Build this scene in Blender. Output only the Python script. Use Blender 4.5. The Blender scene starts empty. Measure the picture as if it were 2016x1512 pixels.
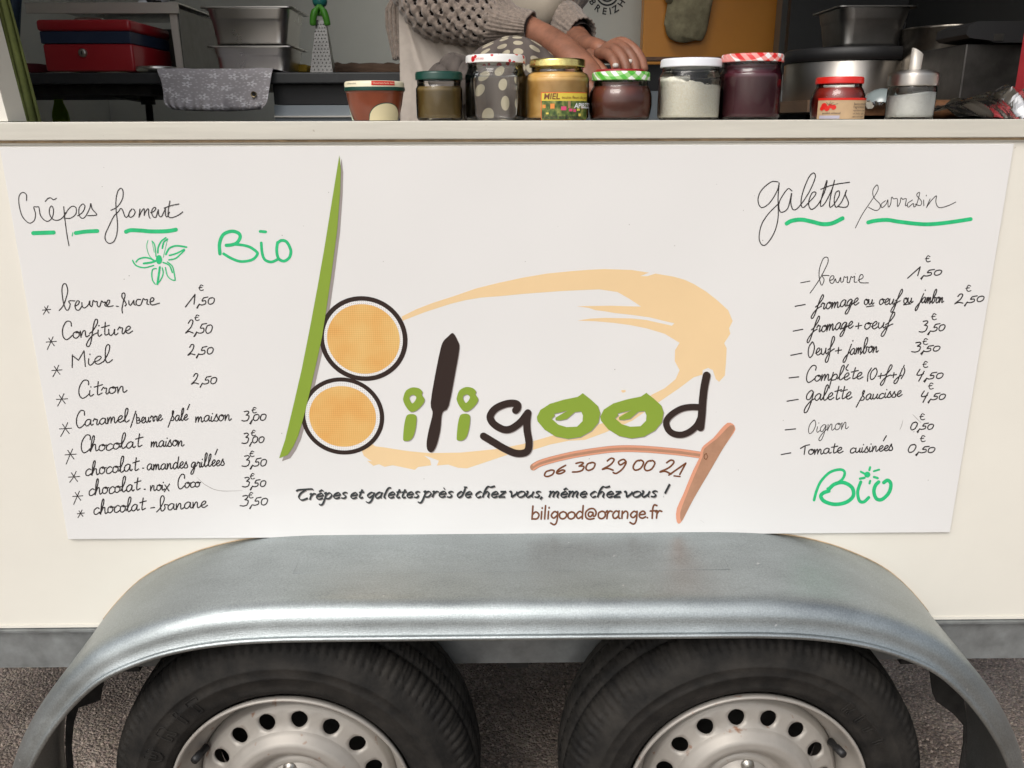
import bpy, bmesh, math, random
from mathutils import Vector, Matrix
from mathutils.geometry import tessellate_polygon
random.seed(7)
PI = math.pi
scene = bpy.context.scene

# ------------------------------------------------------------ camera
F_PX = 1676.0                       # focal length in pixels of the 2016 px wide photograph
CAM = Vector((-0.01176, -1.28003, 1.31964))
CR = Vector((0.99992792, -0.01166204, -0.00285447))
CU = Vector((0.00617526, 0.29566157, 0.95527279))
CW = Vector((0.01029647, 0.95522156, -0.29571227))
cam_data = bpy.data.cameras.new("camera")
cam_data.sensor_width = 36.0
cam_data.lens = F_PX / 2016 * 36
cam_data.clip_start = 0.02
cam_data.clip_end = 400
cam = bpy.data.objects.new("camera", cam_data)
scene.collection.objects.link(cam)
rot = Matrix((CR, CU, -CW)).transposed()
cam.matrix_world = Matrix.Translation(CAM) @ rot.to_4x4()
scene.camera = cam

# ------------------------------------------------------------ light
SUN_EL, SUN_AZ = 46.0, 208.0        # bright overcast; the light comes from behind the camera, a little to the left
world = bpy.data.worlds.new("World")
scene.world = world
world.use_nodes = True
wn = world.node_tree.nodes
wl = world.node_tree.links
bg = wn["Background"]
sky = wn.new("ShaderNodeTexSky")
sky.sky_type = 'NISHITA'
sky.sun_disc = False
sky.sun_elevation = math.radians(SUN_EL)
sky.sun_rotation = math.radians(SUN_AZ)
sky.air_density = 1.0
sky.dust_density = 4.0
hs = wn.new("ShaderNodeHueSaturation")
hs.inputs['Saturation'].default_value = 0.35     # cloud cover greys the sky
wl.new(sky.outputs[0], hs.inputs['Color'])
wl.new(hs.outputs[0], bg.inputs[0])
bg.inputs[1].default_value = 0.15
sd = bpy.data.lights.new("sun", 'SUN')
sd.energy = 0.85
sd.angle = math.radians(26)
sd.color = (1.0, 0.955, 0.89)
sun = bpy.data.objects.new("sun", sd)
scene.collection.objects.link(sun)
az = math.radians(SUN_AZ)
sdir = Vector((math.sin(az) * math.cos(math.radians(SUN_EL)), math.cos(az) * math.cos(math.radians(SUN_EL)), math.sin(math.radians(SUN_EL))))
sun.rotation_euler = (sdir).to_track_quat('Z', 'Y').to_euler()
sun.location = (0, -6, 8)
scene.view_settings.view_transform = 'Standard'
scene.view_settings.look = 'None'
scene.view_settings.gamma = 1
scene.view_settings.use_curve_mapping = False
scene.view_settings.exposure = 0.15

# ------------------------------------------------------------ helpers
def P(px, py, Y=0.0):
    """point of the vertical plane y = Y that stands at pixel (px, py) of the photograph"""
    d = CR * ((px - 1008) / F_PX) + CU * ((756 - py) / F_PX) + CW
    return CAM + d * ((Y - CAM.y) / d.y)

def cr(pts, n=6, closed=False):
    """Catmull-Rom through 2D or 3D points"""
    p = [tuple(q) for q in pts]
    if len(p) < 3:
        return p
    m = len(p)
    out = []
    rng = range(m) if closed else range(m - 1)
    for i in rng:
        if closed:
            a, b, c, d = p[(i - 1) % m], p[i], p[(i + 1) % m], p[(i + 2) % m]
        else:
            a, b, c, d = p[max(i - 1, 0)], p[i], p[i + 1], p[min(i + 2, m - 1)]
        for k in range(n):
            t = k / n
            out.append(tuple(0.5 * ((2 * b[j]) + (c[j] - a[j]) * t + (2 * a[j] - 5 * b[j] + 4 * c[j] - d[j]) * t * t
                                    + (3 * b[j] - a[j] - 3 * c[j] + d[j]) * t ** 3) for j in range(len(b))))
    if not closed:
        out.append(p[-1])
    return out

ORIGIN = {}
def origin(o):
    while o is not None:
        if o.name in ORIGIN:
            return ORIGIN[o.name]
        o = o.parent
    return Vector((0, 0, 0))

def thing(name, label, cat, loc=(0, 0, 0), group=None):
    o = bpy.data.objects.new(name, None)
    scene.collection.objects.link(o)
    o.empty_display_size = 0.05
    o.location = loc
    o['label'] = label
    o['category'] = cat
    if group:
        o['group'] = group
    ORIGIN[o.name] = Vector(loc)
    return o

def mk(name, verts, faces, mat, parent=None, smooth=True, uvs=None, label=None, kind=None):
    """one mesh object; verts are given in world space"""
    og = origin(parent)
    me = bpy.data.meshes.new(name)
    me.from_pydata([tuple(Vector(v) - og) for v in verts], [], faces)
    if uvs is not None:
        uvl = me.uv_layers.new(name="UVMap")
        for li, l in enumerate(me.loops):
            uvl.data[li].uv = uvs[l.vertex_index]
    if smooth:
        me.polygons.foreach_set("use_smooth", [True] * len(me.polygons))
    me.update()
    if mat:
        me.materials.append(mat)
    o = bpy.data.objects.new(name, me)
    scene.collection.objects.link(o)
    if parent is not None:
        o.parent = parent
    if label:
        o['label'] = label
    if kind:
        o['kind'] = kind
    return o

def top(o, label, cat, group=None):
    o['label'] = label
    o['category'] = cat
    if group:
        o['group'] = group
    return o

class G:
    """collects geometry"""
    def __init__(s):
        s.v = []; s.f = []; s.uv = []
    def add(s, v, f, uv=None):
        n = len(s.v)
        s.v += [tuple(q) for q in v]
        s.f += [tuple(i + n for i in q) for q in f]
        s.uv += (uv if uv else [(0, 0)] * len(v))
        return s
    def box(s, a, b, bev=0.0):
        x0, y0, z0 = (min(a[i], b[i]) for i in range(3))
        x1, y1, z1 = (max(a[i], b[i]) for i in range(3))
        if bev <= 0:
            v = [(x, y, z) for z in (z0, z1) for y in (y0, y1) for x in (x0, x1)]
            f = [(0, 2, 3, 1), (4, 5, 7, 6), (0, 1, 5, 4), (2, 6, 7, 3), (0, 4, 6, 2), (1, 3, 7, 5)]
            return s.add(v, f)
        bm = bmesh.new()
        bmesh.ops.create_cube(bm, size=1)
        for q in bm.verts:
            q.co = Vector(((x0 + x1) / 2 + q.co.x * (x1 - x0), (y0 + y1) / 2 + q.co.y * (y1 - y0), (z0 + z1) / 2 + q.co.z * (z1 - z0)))
        bmesh.ops.bevel(bm, geom=list(bm.edges), offset=bev, segments=3, profile=0.5, affect='EDGES')
        bm.verts.ensure_lookup_table()
        bm.verts.index_update()
        s.add([q.co[:] for q in bm.verts], [[q.index for q in fc.verts] for fc in bm.faces])
        bm.free()
        return s
    def lathe(s, prof, c, seg=40, axis='Z', caps=True, rx=1.0, ry=1.0, rfun=None):
        """prof: (radius, height) list about a vertical (Z) or depth (Y) axis through c"""
        v = []; uv = []
        L = 0.0
        for i, (r, h) in enumerate(prof):
            if i:
                L += math.hypot(r - prof[i - 1][0], h - prof[i - 1][1])
            for k in range(seg):
                t = 2 * PI * k / seg
                rr, hh = (r, h) if rfun is None else rfun(r, h, t, i)
                if axis == 'Z':
                    v.append((c[0] + rr * rx * math.cos(t), c[1] + rr * ry * math.sin(t), c[2] + hh))
                else:
                    v.append((c[0] + rr * math.cos(t), c[1] + hh, c[2] + rr * math.sin(t)))
                uv.append((t * 0.05, L))
        f = []
        for i in range(len(prof) - 1):
            for k in range(seg):
                a = i * seg + k; b = i * seg + (k + 1) % seg
                f.append((a, b, b + seg, a + seg))
        if caps:
            f.append(tuple(reversed(range(seg))))
            n = (len(prof) - 1) * seg
            f.append(tuple(range(n, n + seg)))
        return s.add(v, f, uv)
    def tube(s, pts, rad, seg=12, caps=True, up=(0, 0, 1), flat=1.0):
        pts = [Vector(p) for p in pts]
        if not isinstance(rad, (list, tuple)):
            rad = [rad] * len(pts)
        v = []; f = []; uv = []
        L = 0
        prev = None
        for i, p in enumerate(pts):
            a = pts[max(i - 1, 0)]; b = pts[min(i + 1, len(pts) - 1)]
            t = (b - a).normalized()
            if prev is None:
                x = t.cross(Vector(up))
                if x.length < 1e-4:
                    x = t.cross(Vector((1, 0, 0)))
                x.normalize()
            else:
                x = (prev - t * prev.dot(t)).normalized()
            prev = x
            y = t.cross(x)
            if i:
                L += (p - pts[i - 1]).length
            for k in range(seg):
                an = 2 * PI * k / seg
                v.append(p + (x * math.cos(an) * flat + y * math.sin(an)) * rad[i])
                uv.append((an * max(rad), L))
        for i in range(len(pts) - 1):
            for k in range(seg):
                q = i * seg + k; w = i * seg + (k + 1) % seg
                f.append((q, w, w + seg, q + seg))
        if caps:
            f.append(tuple(reversed(range(seg))))
            n = (len(pts) - 1) * seg
            f.append(tuple(range(n, n + seg)))
        return s.add(v, f, uv)
    def grid(s, fn, nu, nv, skip=None):
        v = []; uv = []
        for j in range(nv + 1):
            for i in range(nu + 1):
                v.append(fn(i / nu, j / nv)); uv.append((i / nu, j / nv))
        f = []
        for j in range(nv):
            for i in range(nu):
                if skip and skip(i, j):
                    continue
                a = j * (nu + 1) + i
                f.append((a, a + 1, a + nu + 2, a + nu + 1))
        return s.add(v, f, uv)
    def make(s, name, mat, parent=None, **k):
        return mk(name, s.v, s.f, mat, parent, uvs=s.uv, **k)

def lin(c):
    """sRGB 0-255 to linear"""
    return tuple(((x / 255) / 12.92 if x / 255 <= 0.04045 else ((x / 255 + 0.055) / 1.055) ** 2.4) for x in c)

def M(name, col, rough=0.5, metal=0.0, var=0.0, vscale=20.0, bump=0.0, bscale=60.0, spec=0.5, coat=0.0,
      col2=None, rvar=0.0, stretch=(1, 1, 1), sheen=0.0, detail=5.0):
    m = bpy.data.materials.new(name)
    m.use_nodes = True
    n = m.node_tree.nodes; l = m.node_tree.links
    b = n["Principled BSDF"]
    b.inputs['Base Color'].default_value = (*col, 1)
    b.inputs['Roughness'].default_value = rough
    b.inputs['Metallic'].default_value = metal
    b.inputs['Specular IOR Level'].default_value = spec
    b.inputs['Coat Weight'].default_value = coat
    b.inputs['Sheen Weight'].default_value = sheen
    if var or bump or rvar:
        tc = n.new("ShaderNodeTexCoord")
        mp = n.new("ShaderNodeMapping")
        mp.inputs['Scale'].default_value = stretch
        l.new(tc.outputs['Object'], mp.inputs['Vector'])
    if var or rvar:
        nz = n.new("ShaderNodeTexNoise")
        nz.inputs['Scale'].default_value = vscale
        nz.inputs['Detail'].default_value = detail
        nz.inputs['Roughness'].default_value = 0.62
        l.new(mp.outputs[0], nz.inputs['Vector'])
    if var:
        rp = n.new("ShaderNodeValToRGB")
        rp.color_ramp.elements[0].position = 0.32
        rp.color_ramp.elements[1].position = 0.68
        c2 = col2 if col2 else tuple(min(1, x * (1 + var)) for x in col)
        rp.color_ramp.elements[0].color = (*[x * (1 - var) for x in col], 1)
        rp.color_ramp.elements[1].color = (*c2, 1)
        l.new(nz.outputs[0], rp.inputs[0])
        l.new(rp.outputs[0], b.inputs['Base Color'])
    if rvar:
        mr = n.new("ShaderNodeMapRange")
        mr.inputs['From Min'].default_value = 0.3
        mr.inputs['From Max'].default_value = 0.7
        mr.inputs['To Min'].default_value = max(0.02, rough - rvar)
        mr.inputs['To Max'].default_value = min(1, rough + rvar)
        l.new(nz.outputs[0], mr.inputs['Value'])
        l.new(mr.outputs[0], b.inputs['Roughness'])
    if bump:
        nb = n.new("ShaderNodeTexNoise")
        nb.inputs['Scale'].default_value = bscale
        nb.inputs['Detail'].default_value = detail
        l.new(mp.outputs[0], nb.inputs['Vector'])
        bp = n.new("ShaderNodeBump")
        bp.inputs['Strength'].default_value = 1.0
        bp.inputs['Distance'].default_value = bump
        l.new(nb.outputs[0], bp.inputs['Height'])
        l.new(bp.outputs[0], b.inputs['Normal'])
    return m

def glass(name, tint=(0.975, 0.985, 0.97)):
    m = bpy.data.materials.new(name)
    m.use_nodes = True
    n = m.node_tree.nodes; l = m.node_tree.links
    out = n["Material Output"]
    n.remove(n["Principled BSDF"])
    tr = n.new("ShaderNodeBsdfTransparent"); tr.inputs[0].default_value = (*tint, 1)
    gl = n.new("ShaderNodeBsdfGlossy"); gl.inputs['Roughness'].default_value = 0.03
    fr = n.new("ShaderNodeFresnel"); fr.inputs[0].default_value = 1.47
    tc = n.new("ShaderNodeTexCoord")
    nz = n.new("ShaderNodeTexNoise"); nz.inputs['Scale'].default_value = 45; nz.inputs['Detail'].default_value = 1
    mp = n.new("ShaderNodeMapping"); mp.inputs['Scale'].default_value = (1, 1, 0.25)
    bp = n.new("ShaderNodeBump"); bp.inputs['Strength'].default_value = 0.6; bp.inputs['Distance'].default_value = 0.004
    l.new(tc.outputs['Object'], mp.inputs[0]); l.new(mp.outputs[0], nz.inputs['Vector'])
    l.new(nz.outputs[0], bp.inputs['Height'])
    l.new(bp.outputs[0], gl.inputs['Normal'])
    mx = n.new("ShaderNodeMixShader")
    l.new(fr.outputs[0], mx.inputs[0]); l.new(tr.outputs[0], mx.inputs[1]); l.new(gl.outputs[0], mx.inputs[2])
    l.new(mx.outputs[0], out.inputs[0])
    return m

# ------------------------------------------------------------ strokes, letters and flat print
def px_map(Y):
    return lambda x, y, o: P(x, y, Y - o * 0.3)

class Ink:
    """flat ribbons and filled outlines in a 2D space, carried onto a surface by fn(x, y, offset)"""
    def __init__(s, fn, base=0.0004):
        s.fn = fn; s.base = base; s.g = G(); s.n = 0
    def off(s):
        s.n += 1
        return s.base + s.n * 1.5e-6
    def columns(s, u0, u1, top, n=28, bottom=0.0005):
        """area between v = bottom and v = top(u), split into narrow columns so it can follow a curved surface"""
        o = s.off()
        V = []
        for i in range(n + 1):
            u = u0 + (u1 - u0) * i / n
            V.append(s.fn(u, bottom, o)); V.append(s.fn(u, bottom + (max(top(u), bottom) - bottom) * .5, o)); V.append(s.fn(u, max(top(u), bottom), o))
        s.g.add(V, [(3 * i + k, 3 * i + k + 3, 3 * i + k + 4, 3 * i + k + 1) for i in range(n) for k in (0, 1)])
        return s
    def stroke(s, pts, w, n=6, smooth=True, nib=None, taper=0.0):
        q = cr(pts, n) if smooth else [tuple(p) for p in pts]
        if len(q) == 1:
            q = [q[0], (q[0][0] + w * 0.1, q[0][1])]
        V = []
        m = len(q)
        for i, p in enumerate(q):
            a = q[max(i - 1, 0)]; b = q[min(i + 1, m - 1)]
            dx, dy = b[0] - a[0], b[1] - a[1]
            L = math.hypot(dx, dy) or 1
            ww = w
            if nib:
                ww = w * (nib[1] + (1 - nib[1]) * abs(dx / L * math.sin(nib[0]) - dy / L * math.cos(nib[0])))
            if taper:
                e = min(i, m - 1 - i) / max(1, m * 0.25)
                ww *= 1 - taper * max(0, 1 - e)
            nx, ny = -dy / L * ww / 2, dx / L * ww / 2
            o = s.off()
            V.append(s.fn(p[0] + nx, p[1] + ny, o)); V.append(s.fn(p[0] - nx, p[1] - ny, o))
        s.g.add(V, [(2 * i, 2 * i + 1, 2 * i + 3, 2 * i + 2) for i in range(m - 1)])
        if not nib:
            for p in (q[0], q[-1]):
                s.disc(p[0], p[1], w / 2 * (1 - taper), 8)
        return s
    def disc(s, x, y, rx, k=10, ry=None):
        ry = ry or rx
        o = s.off()
        s.g.add([s.fn(x + rx * math.cos(2 * PI * i / k), y + ry * math.sin(2 * PI * i / k), o) for i in range(k)], [tuple(range(k))])
        return s
    def fill(s, rings, n=3, smooth=True):
        rr = [cr(r, n, closed=True) if smooth else r for r in rings]
        tri = tessellate_polygon([[Vector((p[0], p[1], 0)) for p in r] for r in rr])
        flat = [p for r in rr for p in r]
        o = s.off()
        s.g.add([s.fn(p[0], p[1], o) for p in flat], [tuple(t) for t in tri])
        return s
    def make(s, name, mat, parent, label=None):
        return s.g.make(name, mat, parent, smooth=False, label=label)

# script letters: x-height 1, y up; (advance, strokes)
SC = {
 'a': (1.0, [[(.75,.85),(.45,1),(.1,.65),(.1,.2),(.35,0),(.65,.35),(.76,.9),(.74,.3),(.88,.02),(1.05,.2)]]),
 'b': (1.0, [[(-.3,-.1),(.1,.5),(.5,1.6),(.5,2.3),(.28,2.5),(.1,2.0),(.12,.9),(.25,.05),(.5,.05),(.68,.5),(.6,1.0),(1.0,.9)]]),
 'B': (.95, [[(.15,1.7),(.1,.1)],[(.1,.9),(.5,1.0),(.65,.7),(.4,.5)],[(.3,.5),(.7,.45),(.6,.05),(.1,0)]]),
 'c': (.78, [[(.7,.85),(.45,1),(.1,.65),(.13,.1),(.45,0),(.8,.3)]]),
 'd': (1.0, [[(.68,.85),(.4,1),(.08,.6),(.12,.1),(.4,0),(.7,.6),(.85,1.9)],[(.85,1.9),(.74,.5),(.85,.02),(1.05,.2)]]),
 'e': (.78, [[(0,.35),(.4,.5),(.62,.85),(.42,1.05),(.14,.7),(.16,.2),(.42,0),(.82,.3)]]),
 'f': (.8, [[(0,.5),(.4,.9),(.85,1.8),(.85,2.3),(.65,2.3),(.42,1.4),(.2,-.2),(.0,-1.1),(-.25,-1.3),(-.35,-.95),(0,-.2),(.45,.3),(.85,.5)]]),
 'g': (.95, [[(.72,.85),(.42,1),(.08,.6),(.12,.12),(.4,.1),(.74,.85),(.62,-.2),(.38,-1.1),(.08,-1.2),(.08,-.8),(.5,-.1),(.98,.35)]]),
 'h': (.95, [[(0,.1),(.35,1.3),(.42,2.1),(.27,2.2),(.15,1.5),(.1,0)],[(.1,.1),(.35,.85),(.58,.95),(.63,.4),(.73,.02),(.98,.2)]]),
 'i': (.45, [[(.1,.9),(.07,.3),(.2,.02),(.45,.25)],[(.2,1.5),(.2,1.42)]]),
 'j': (.6, [[(.6,1.7),(.35,.4),(.1,-1.0),(-.2,-1.25),(-.3,-.8),(.1,-.1),(.6,.35)],[(.75,2.3),(.75,2.2)]]),
 'l': (.65, [[(0,.2),(.42,1.3),(.52,2.1),(.36,2.3),(.2,1.8),(.16,.5),(.33,0),(.7,.3)]]),
 'm': (1.2, [[(.06,.95),(.08,0)],[(.08,.1),(.3,.88),(.45,.85),(.46,.05)],[(.47,.2),(.7,.92),(.86,.8),(.88,.2),(1.0,0),(1.22,.25)]]),
 'n': (.95, [[(.05,.95),(.08,0)],[(.08,.1),(.35,.9),(.55,.85),(.58,.2),(.72,0),(.97,.25)]]),
 'o': (.82, [[(.45,1),(.12,.8),(.08,.25),(.35,0),(.67,.3),(.66,.8),(.45,1),(.4,.8),(.86,.85)]]),
 'p': (.85, [[(.15,1.3),(.0,-1.1)],[(.05,.5),(.4,1),(.7,.8),(.6,.2),(.1,.1)]]),
 'r': (.72, [[(.0,.65),(.2,1.05),(.28,.85),(.5,.85),(.44,.2),(.56,0),(.78,.3)]]),
 's': (.68, [[(0,.25),(.32,1.15),(.34,.85),(.58,.3),(.42,0),(.08,.05)]]),
 'S': (.85, [[(-.3,-1.1),(.05,0),(.5,1.3),(.52,1.7),(.36,1.7),(.3,1.2),(.45,.8),(.68,.4),(.5,.02),(.15,.1)]]),
 't': (.75, [[(.45,1.9),(.36,.6),(.42,.05),(.8,.25)],[(.05,1.2),(.85,1.4)]]),
 'u': (.95, [[(.05,.9),(.07,.2),(.3,0),(.58,.4),(.67,.9),(.64,.2),(.78,0),(1.0,.25)]]),
 'x': (.8, [[(.05,.9),(.7,-.2)],[(.75,1),(0,-.3)]]),
 'C': (1.0, [[(.95,1.7),(.9,2.3),(.45,2.4),(.05,1.5),(.03,.5),(.3,-.1),(.65,0),(1.0,.4)]]),
 'M': (1.15, [[(.0,0),(.05,1.6)],[(.05,1.5),(.5,.8)],[(.5,.8),(.95,1.9)],[(.95,1.8),(1.0,-.1)]]),
 'O': (1.0, [[(.6,2),(.15,1.5),(0,.6),(.2,-.1),(.6,.2),(.85,1.2),(.6,2),(.3,1.7)]]),
 'T': (.75, [[(.35,1.6),(.3,0)],[(-.25,1.2),(.3,1.7),(.9,1.9)]]),
 'G': (1.1, [[(.8,1.3),(.5,1.6),(.05,1.0),(.1,.3),(.5,.3),(.82,1.3),(.7,-.3),(.4,-1.6),(.05,-1.7),(.1,-1.0),(.6,-.1),(1.1,.3)]]),
 '+': (.9, [[(.1,.4),(.8,.5)],[(.45,.9),(.42,0)]]),
 '-': (.8, [[(.1,.4),(.7,.5)]]),
 '.': (.5, [[(.1,.3),(.3,.32)]]),
 '(': (.5, [[(.5,2.0),(.15,1.0),(.2,-.3)]]),
 ')': (.5, [[(.1,2.0),(.35,1.0),(0,-.3)]]),
 '/': (.5, [[(.4,2.2),(0,-.4)]]),
 ' ': (.7, []),
 '\u00e9': (.78, [[(0,.35),(.4,.5),(.62,.85),(.42,1.05),(.14,.7),(.16,.2),(.42,0),(.82,.3)],[(.55,1.9),(.9,2.8)]]),
 '\u00e8': (.78, [[(0,.35),(.4,.5),(.62,.85),(.42,1.05),(.14,.7),(.16,.2),(.42,0),(.82,.3)],[(.3,2.3),(.1,1.7),(.4,1.4)]]),
}
# digits: height 1
DG = {
 '0': (.62, [[(.35,.8),(.1,.7),(.03,.25),(.2,0),(.45,.15),(.52,.6),(.35,.8),(.25,.75)]]),
 '1': (.52, [[(-.15,-.1),(.4,1.0)],[(.4,1.0),(.38,.1)]]),
 '2': (.66, [[(.1,.75),(.25,1),(.45,.9),(.35,.45),(.05,.08),(.0,.0),(.25,.12),(.6,.0)]]),
 '3': (.66, [[(.08,.95),(.35,1),(.5,.85),(.28,.6)],[(.28,.6),(.55,.5),(.5,.12),(.25,0),(-.05,.05)]]),
 '4': (.62, [[(.15,.95),(.02,.45),(.25,.38),(.5,.5)],[(.5,.75),(.3,-.2)]]),
 '5': (.62, [[(.6,.95),(.25,.88)],[(.25,.88),(.15,.5),(.42,.5),(.45,.15),(.2,0),(.0,.06)]]),
 '6': (.6, [[(.5,1.0),(.15,.65),(.05,.2),(.25,0),(.48,.2),(.35,.45),(.1,.3)]]),
 '9': (.6, [[(.5,.8),(.3,1),(.08,.75),(.25,.5),(.5,.8),(.45,.2),(.2,-.25),(.0,-.2)]]),
 ',': (.25, [[(.2,.12),(.02,-.35)]]),
 ' ': (.4, []),
}
EURO = [[(.8,.85),(.45,1),(.2,.7),(.15,.2),(.45,0),(.85,.12)],[(0,.5),(.6,.58)]]
# printed lower case: x-height 1
PR = {
 'a': (.95, [[(.7,.8),(.4,1),(.08,.55),(.18,.08),(.45,.05),(.7,.4)],[(.72,1),(.69,.2),(.84,0)]]),
 'b': (.95, [[(.12,1.8),(.08,0)],[(.1,.6),(.45,1),(.8,.6),(.6,.05),(.08,.05)]]),
 'c': (.8, [[(.7,.8),(.42,1),(.08,.5),(.35,0),(.72,.18)]]),
 'd': (.95, [[(.7,.8),(.4,1),(.08,.5),(.3,0),(.7,.35)],[(.76,1.8),(.72,-.05)]]),
 'D': (.95, [[(.65,.8),(.4,1),(.08,.5),(.3,0),(.65,.35),(.75,1.5),(.6,1.75),(.95,1.75)]]),
 'e': (.85, [[(.1,.48),(.72,.6),(.5,1),(.15,.7),(.15,.2),(.45,0),(.78,.2)]]),
 'f': (.65, [[(.72,1.7),(.45,1.8),(.3,1.3),(.28,-.05)],[(.05,.95),(.6,1)]]),
 'g': (.9, [[(.7,.85),(.4,1),(.08,.5),(.35,.1),(.7,.5)],[(.75,1),(.7,-.3),(.45,-.8),(.05,-.55)]]),
 'h': (.9, [[(.12,1.8),(.1,0)],[(.1,.5),(.42,1),(.68,.7),(.68,0)]]),
 'H': (.95, [[(1.1,1.95),(.7,1.75),(.35,1.85),(.15,1.2),(.1,0)],[(.1,.5),(.42,1),(.68,.7),(.66,.1),(.84,0)]]),
 'i': (.35, [[(.12,1),(.1,0)],[(.16,1.5),(.16,1.42)]]),
 'l': (.35, [[(.14,1.8),(.1,0)]]),
 'L': (.5, [[(.62,1.7),(.35,1.7),(.2,1.2),(.12,.15),(.35,0)]]),
 'm': (1.25, [[(-.02,.85),(.14,1),(.1,0)],[(.12,.6),(.38,1),(.55,.8),(.53,0)],[(.55,.6),(.82,1),(1.0,.8),(.96,.1),(1.14,0)]]),
 'n': (.9, [[(.1,1),(.1,0)],[(.12,.6),(.42,1),(.68,.75),(.66,0)]]),
 'o': (.88, [[(.45,1),(.1,.75),(.12,.2),(.45,0),(.78,.3),(.75,.8),(.45,1)]]),
 'p': (.9, [[(-.05,.85),(.16,1),(.06,-.75),(-.2,-.95),(-.35,-.75)],[(.12,.6),(.45,1),(.76,.6),(.55,.05),(.12,.12)]]),
 'r': (.65, [[(-.02,.85),(.14,1),(.1,0)],[(.12,.55),(.35,.98),(.62,.9)]]),
 's': (.72, [[(.6,.88),(.35,1),(.14,.75),(.52,.35),(.4,0),(.06,.1)]]),
 't': (.62, [[(.3,1.5),(.2,.3),(.36,0),(.6,.12)],[(.02,.98),(.58,1.02)]]),
 'u': (.92, [[(.0,.92),(.14,1),(.12,.2),(.35,0),(.68,.45)],[(.74,1),(.68,.2),(.86,0)]]),
 'v': (.82, [[(-.05,.85),(.12,1),(.32,0)],[(.32,0),(.72,.65),(.66,1)]]),
 'z': (.82, [[(.08,.95),(.7,.98)],[(.7,.98),(.05,.02)],[(.05,.02),(.78,.05)]]),
 'C': (1.2, [[(-.3,1.55),(-.1,1.8),(1.2,1.85),(1.3,1.7)],[(.65,1.75),(.2,1.2),(.1,.5),(.5,.0),(1.05,.3)]]),
 '@': (1.35, [[(.85,.85),(.5,.9),(.38,.5),(.6,.25),(.85,.6),(.88,.85),(.92,.35),(1.12,.4),(1.2,.85),(.95,1.35),(.5,1.35),(.12,.9),(.15,.2),(.5,-.1),(1.0,0)]]),
 '.': (.35, [[(.12,.06),(.14,.04)]]),
 ',': (.4, [[(.16,.08),(.02,-.35)]]),
 '!': (.7, [[(.45,1.9),(.3,.5)],[(.25,.06),(.27,.04)]]),
 ' ': (.55, []),
 '\u00ea': (.85, [[(.1,.48),(.72,.6),(.5,1),(.15,.7),(.15,.2),(.45,0),(.78,.2)],[(.2,1.3),(.48,1.6)],[(.48,1.6),(.7,1.3)]]),
 '\u00e8': (.85, [[(.1,.48),(.72,.6),(.5,1),(.15,.7),(.15,.2),(.45,0),(.78,.2)],[(.3,1.65),(.52,1.3)]]),
}
def write(ink, table, text, x0, y0, x1, y1, h, w, slant=0.18, jit=0.03, nib=None, ydown=True):
    tot = sum(table[c][0] for c in text)
    ux, uy = (x1 - x0), (y1 - y0)
    L = math.hypot(ux, uy)
    ux /= L; uy /= L
    sx = L / tot
    pen = 0.0
    for c in text:
        adv, strokes = table[c]
        jx, jy, js = random.uniform(-jit, jit), random.uniform(-jit, jit) * 1.5, 1 + random.uniform(-jit, jit) * 2
        for st in strokes:
            pts = []
            for (a, b) in st:
                X = (pen + a + jx) * sx + b * h * slant * js
                Yy = (b * js + jy) * h
                # y down in pixel space
                pts.append((x0 + ux * X + uy * Yy, y0 + uy * X - ux * Yy) if ydown else (x0 + ux * X - uy * Yy, y0 + uy * X + ux * Yy))
            ink.stroke(pts, w, n=4, nib=nib)
        pen += adv

def font_text(text, fn, size, name, mat, parent, x=0, y=0, align='LEFT', extr=0.0, label=None, xs=1.0, shear=0.0, bold=0.0):
    """Blender's built-in font, turned into a mesh and laid on a surface by fn(x, y, off)"""
    cu = bpy.data.curves.new("txt", 'FONT')
    cu.body = text; cu.size = size; cu.align_x = align; cu.shear = shear; cu.offset = bold
    cu.resolution_u = 2
    o = bpy.data.objects.new("txt", cu)
    scene.collection.objects.link(o)
    dg = bpy.context.evaluated_depsgraph_get()
    dg.update()
    me = bpy.data.meshes.new_from_object(o.evaluated_get(dg))
    v = [fn(x + p.co.x * xs, y + p.co.y, 0.0005) for p in me.vertices]
    f = [tuple(p.vertices) for p in me.polygons]
    bpy.data.objects.remove(o); bpy.data.curves.remove(cu); bpy.data.meshes.remove(me)
    if parent == 'raw':
        return v, f
    return mk(name, v, f, mat, parent, smooth=False, label=label)
# ------------------------------------------------------------ materials
m_cream = M("cream_panel_paint", (0.765, 0.735, 0.655), rough=0.38, var=0.03, vscale=3, bump=0.0006, bscale=9)
m_ledge = M("ledge_paint", (0.60, 0.575, 0.50), rough=0.45, var=0.07, vscale=14, stretch=(0.25, 1, 3), bump=0.0004, bscale=40)
m_groove = M("weathered_sealant", (0.50, 0.37, 0.23), rough=0.7, var=0.3, vscale=30)
m_board = M("gloss_white_board", (0.76, 0.75, 0.732), rough=0.13, var=0.012, vscale=5, bump=0.0030, bscale=3.0, detail=1.0, spec=0.4)
m_dark = M("charcoal_partition", (0.030, 0.032, 0.033), rough=0.55, var=0.1, vscale=8)
m_galv = M("galvanised_steel", (0.39, 0.425, 0.43), rough=0.40, metal=1.0, var=0.15, vscale=13, bump=0.00035, bscale=900, rvar=0.06, stretch=(0.5, 1, 1), detail=8)
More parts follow.
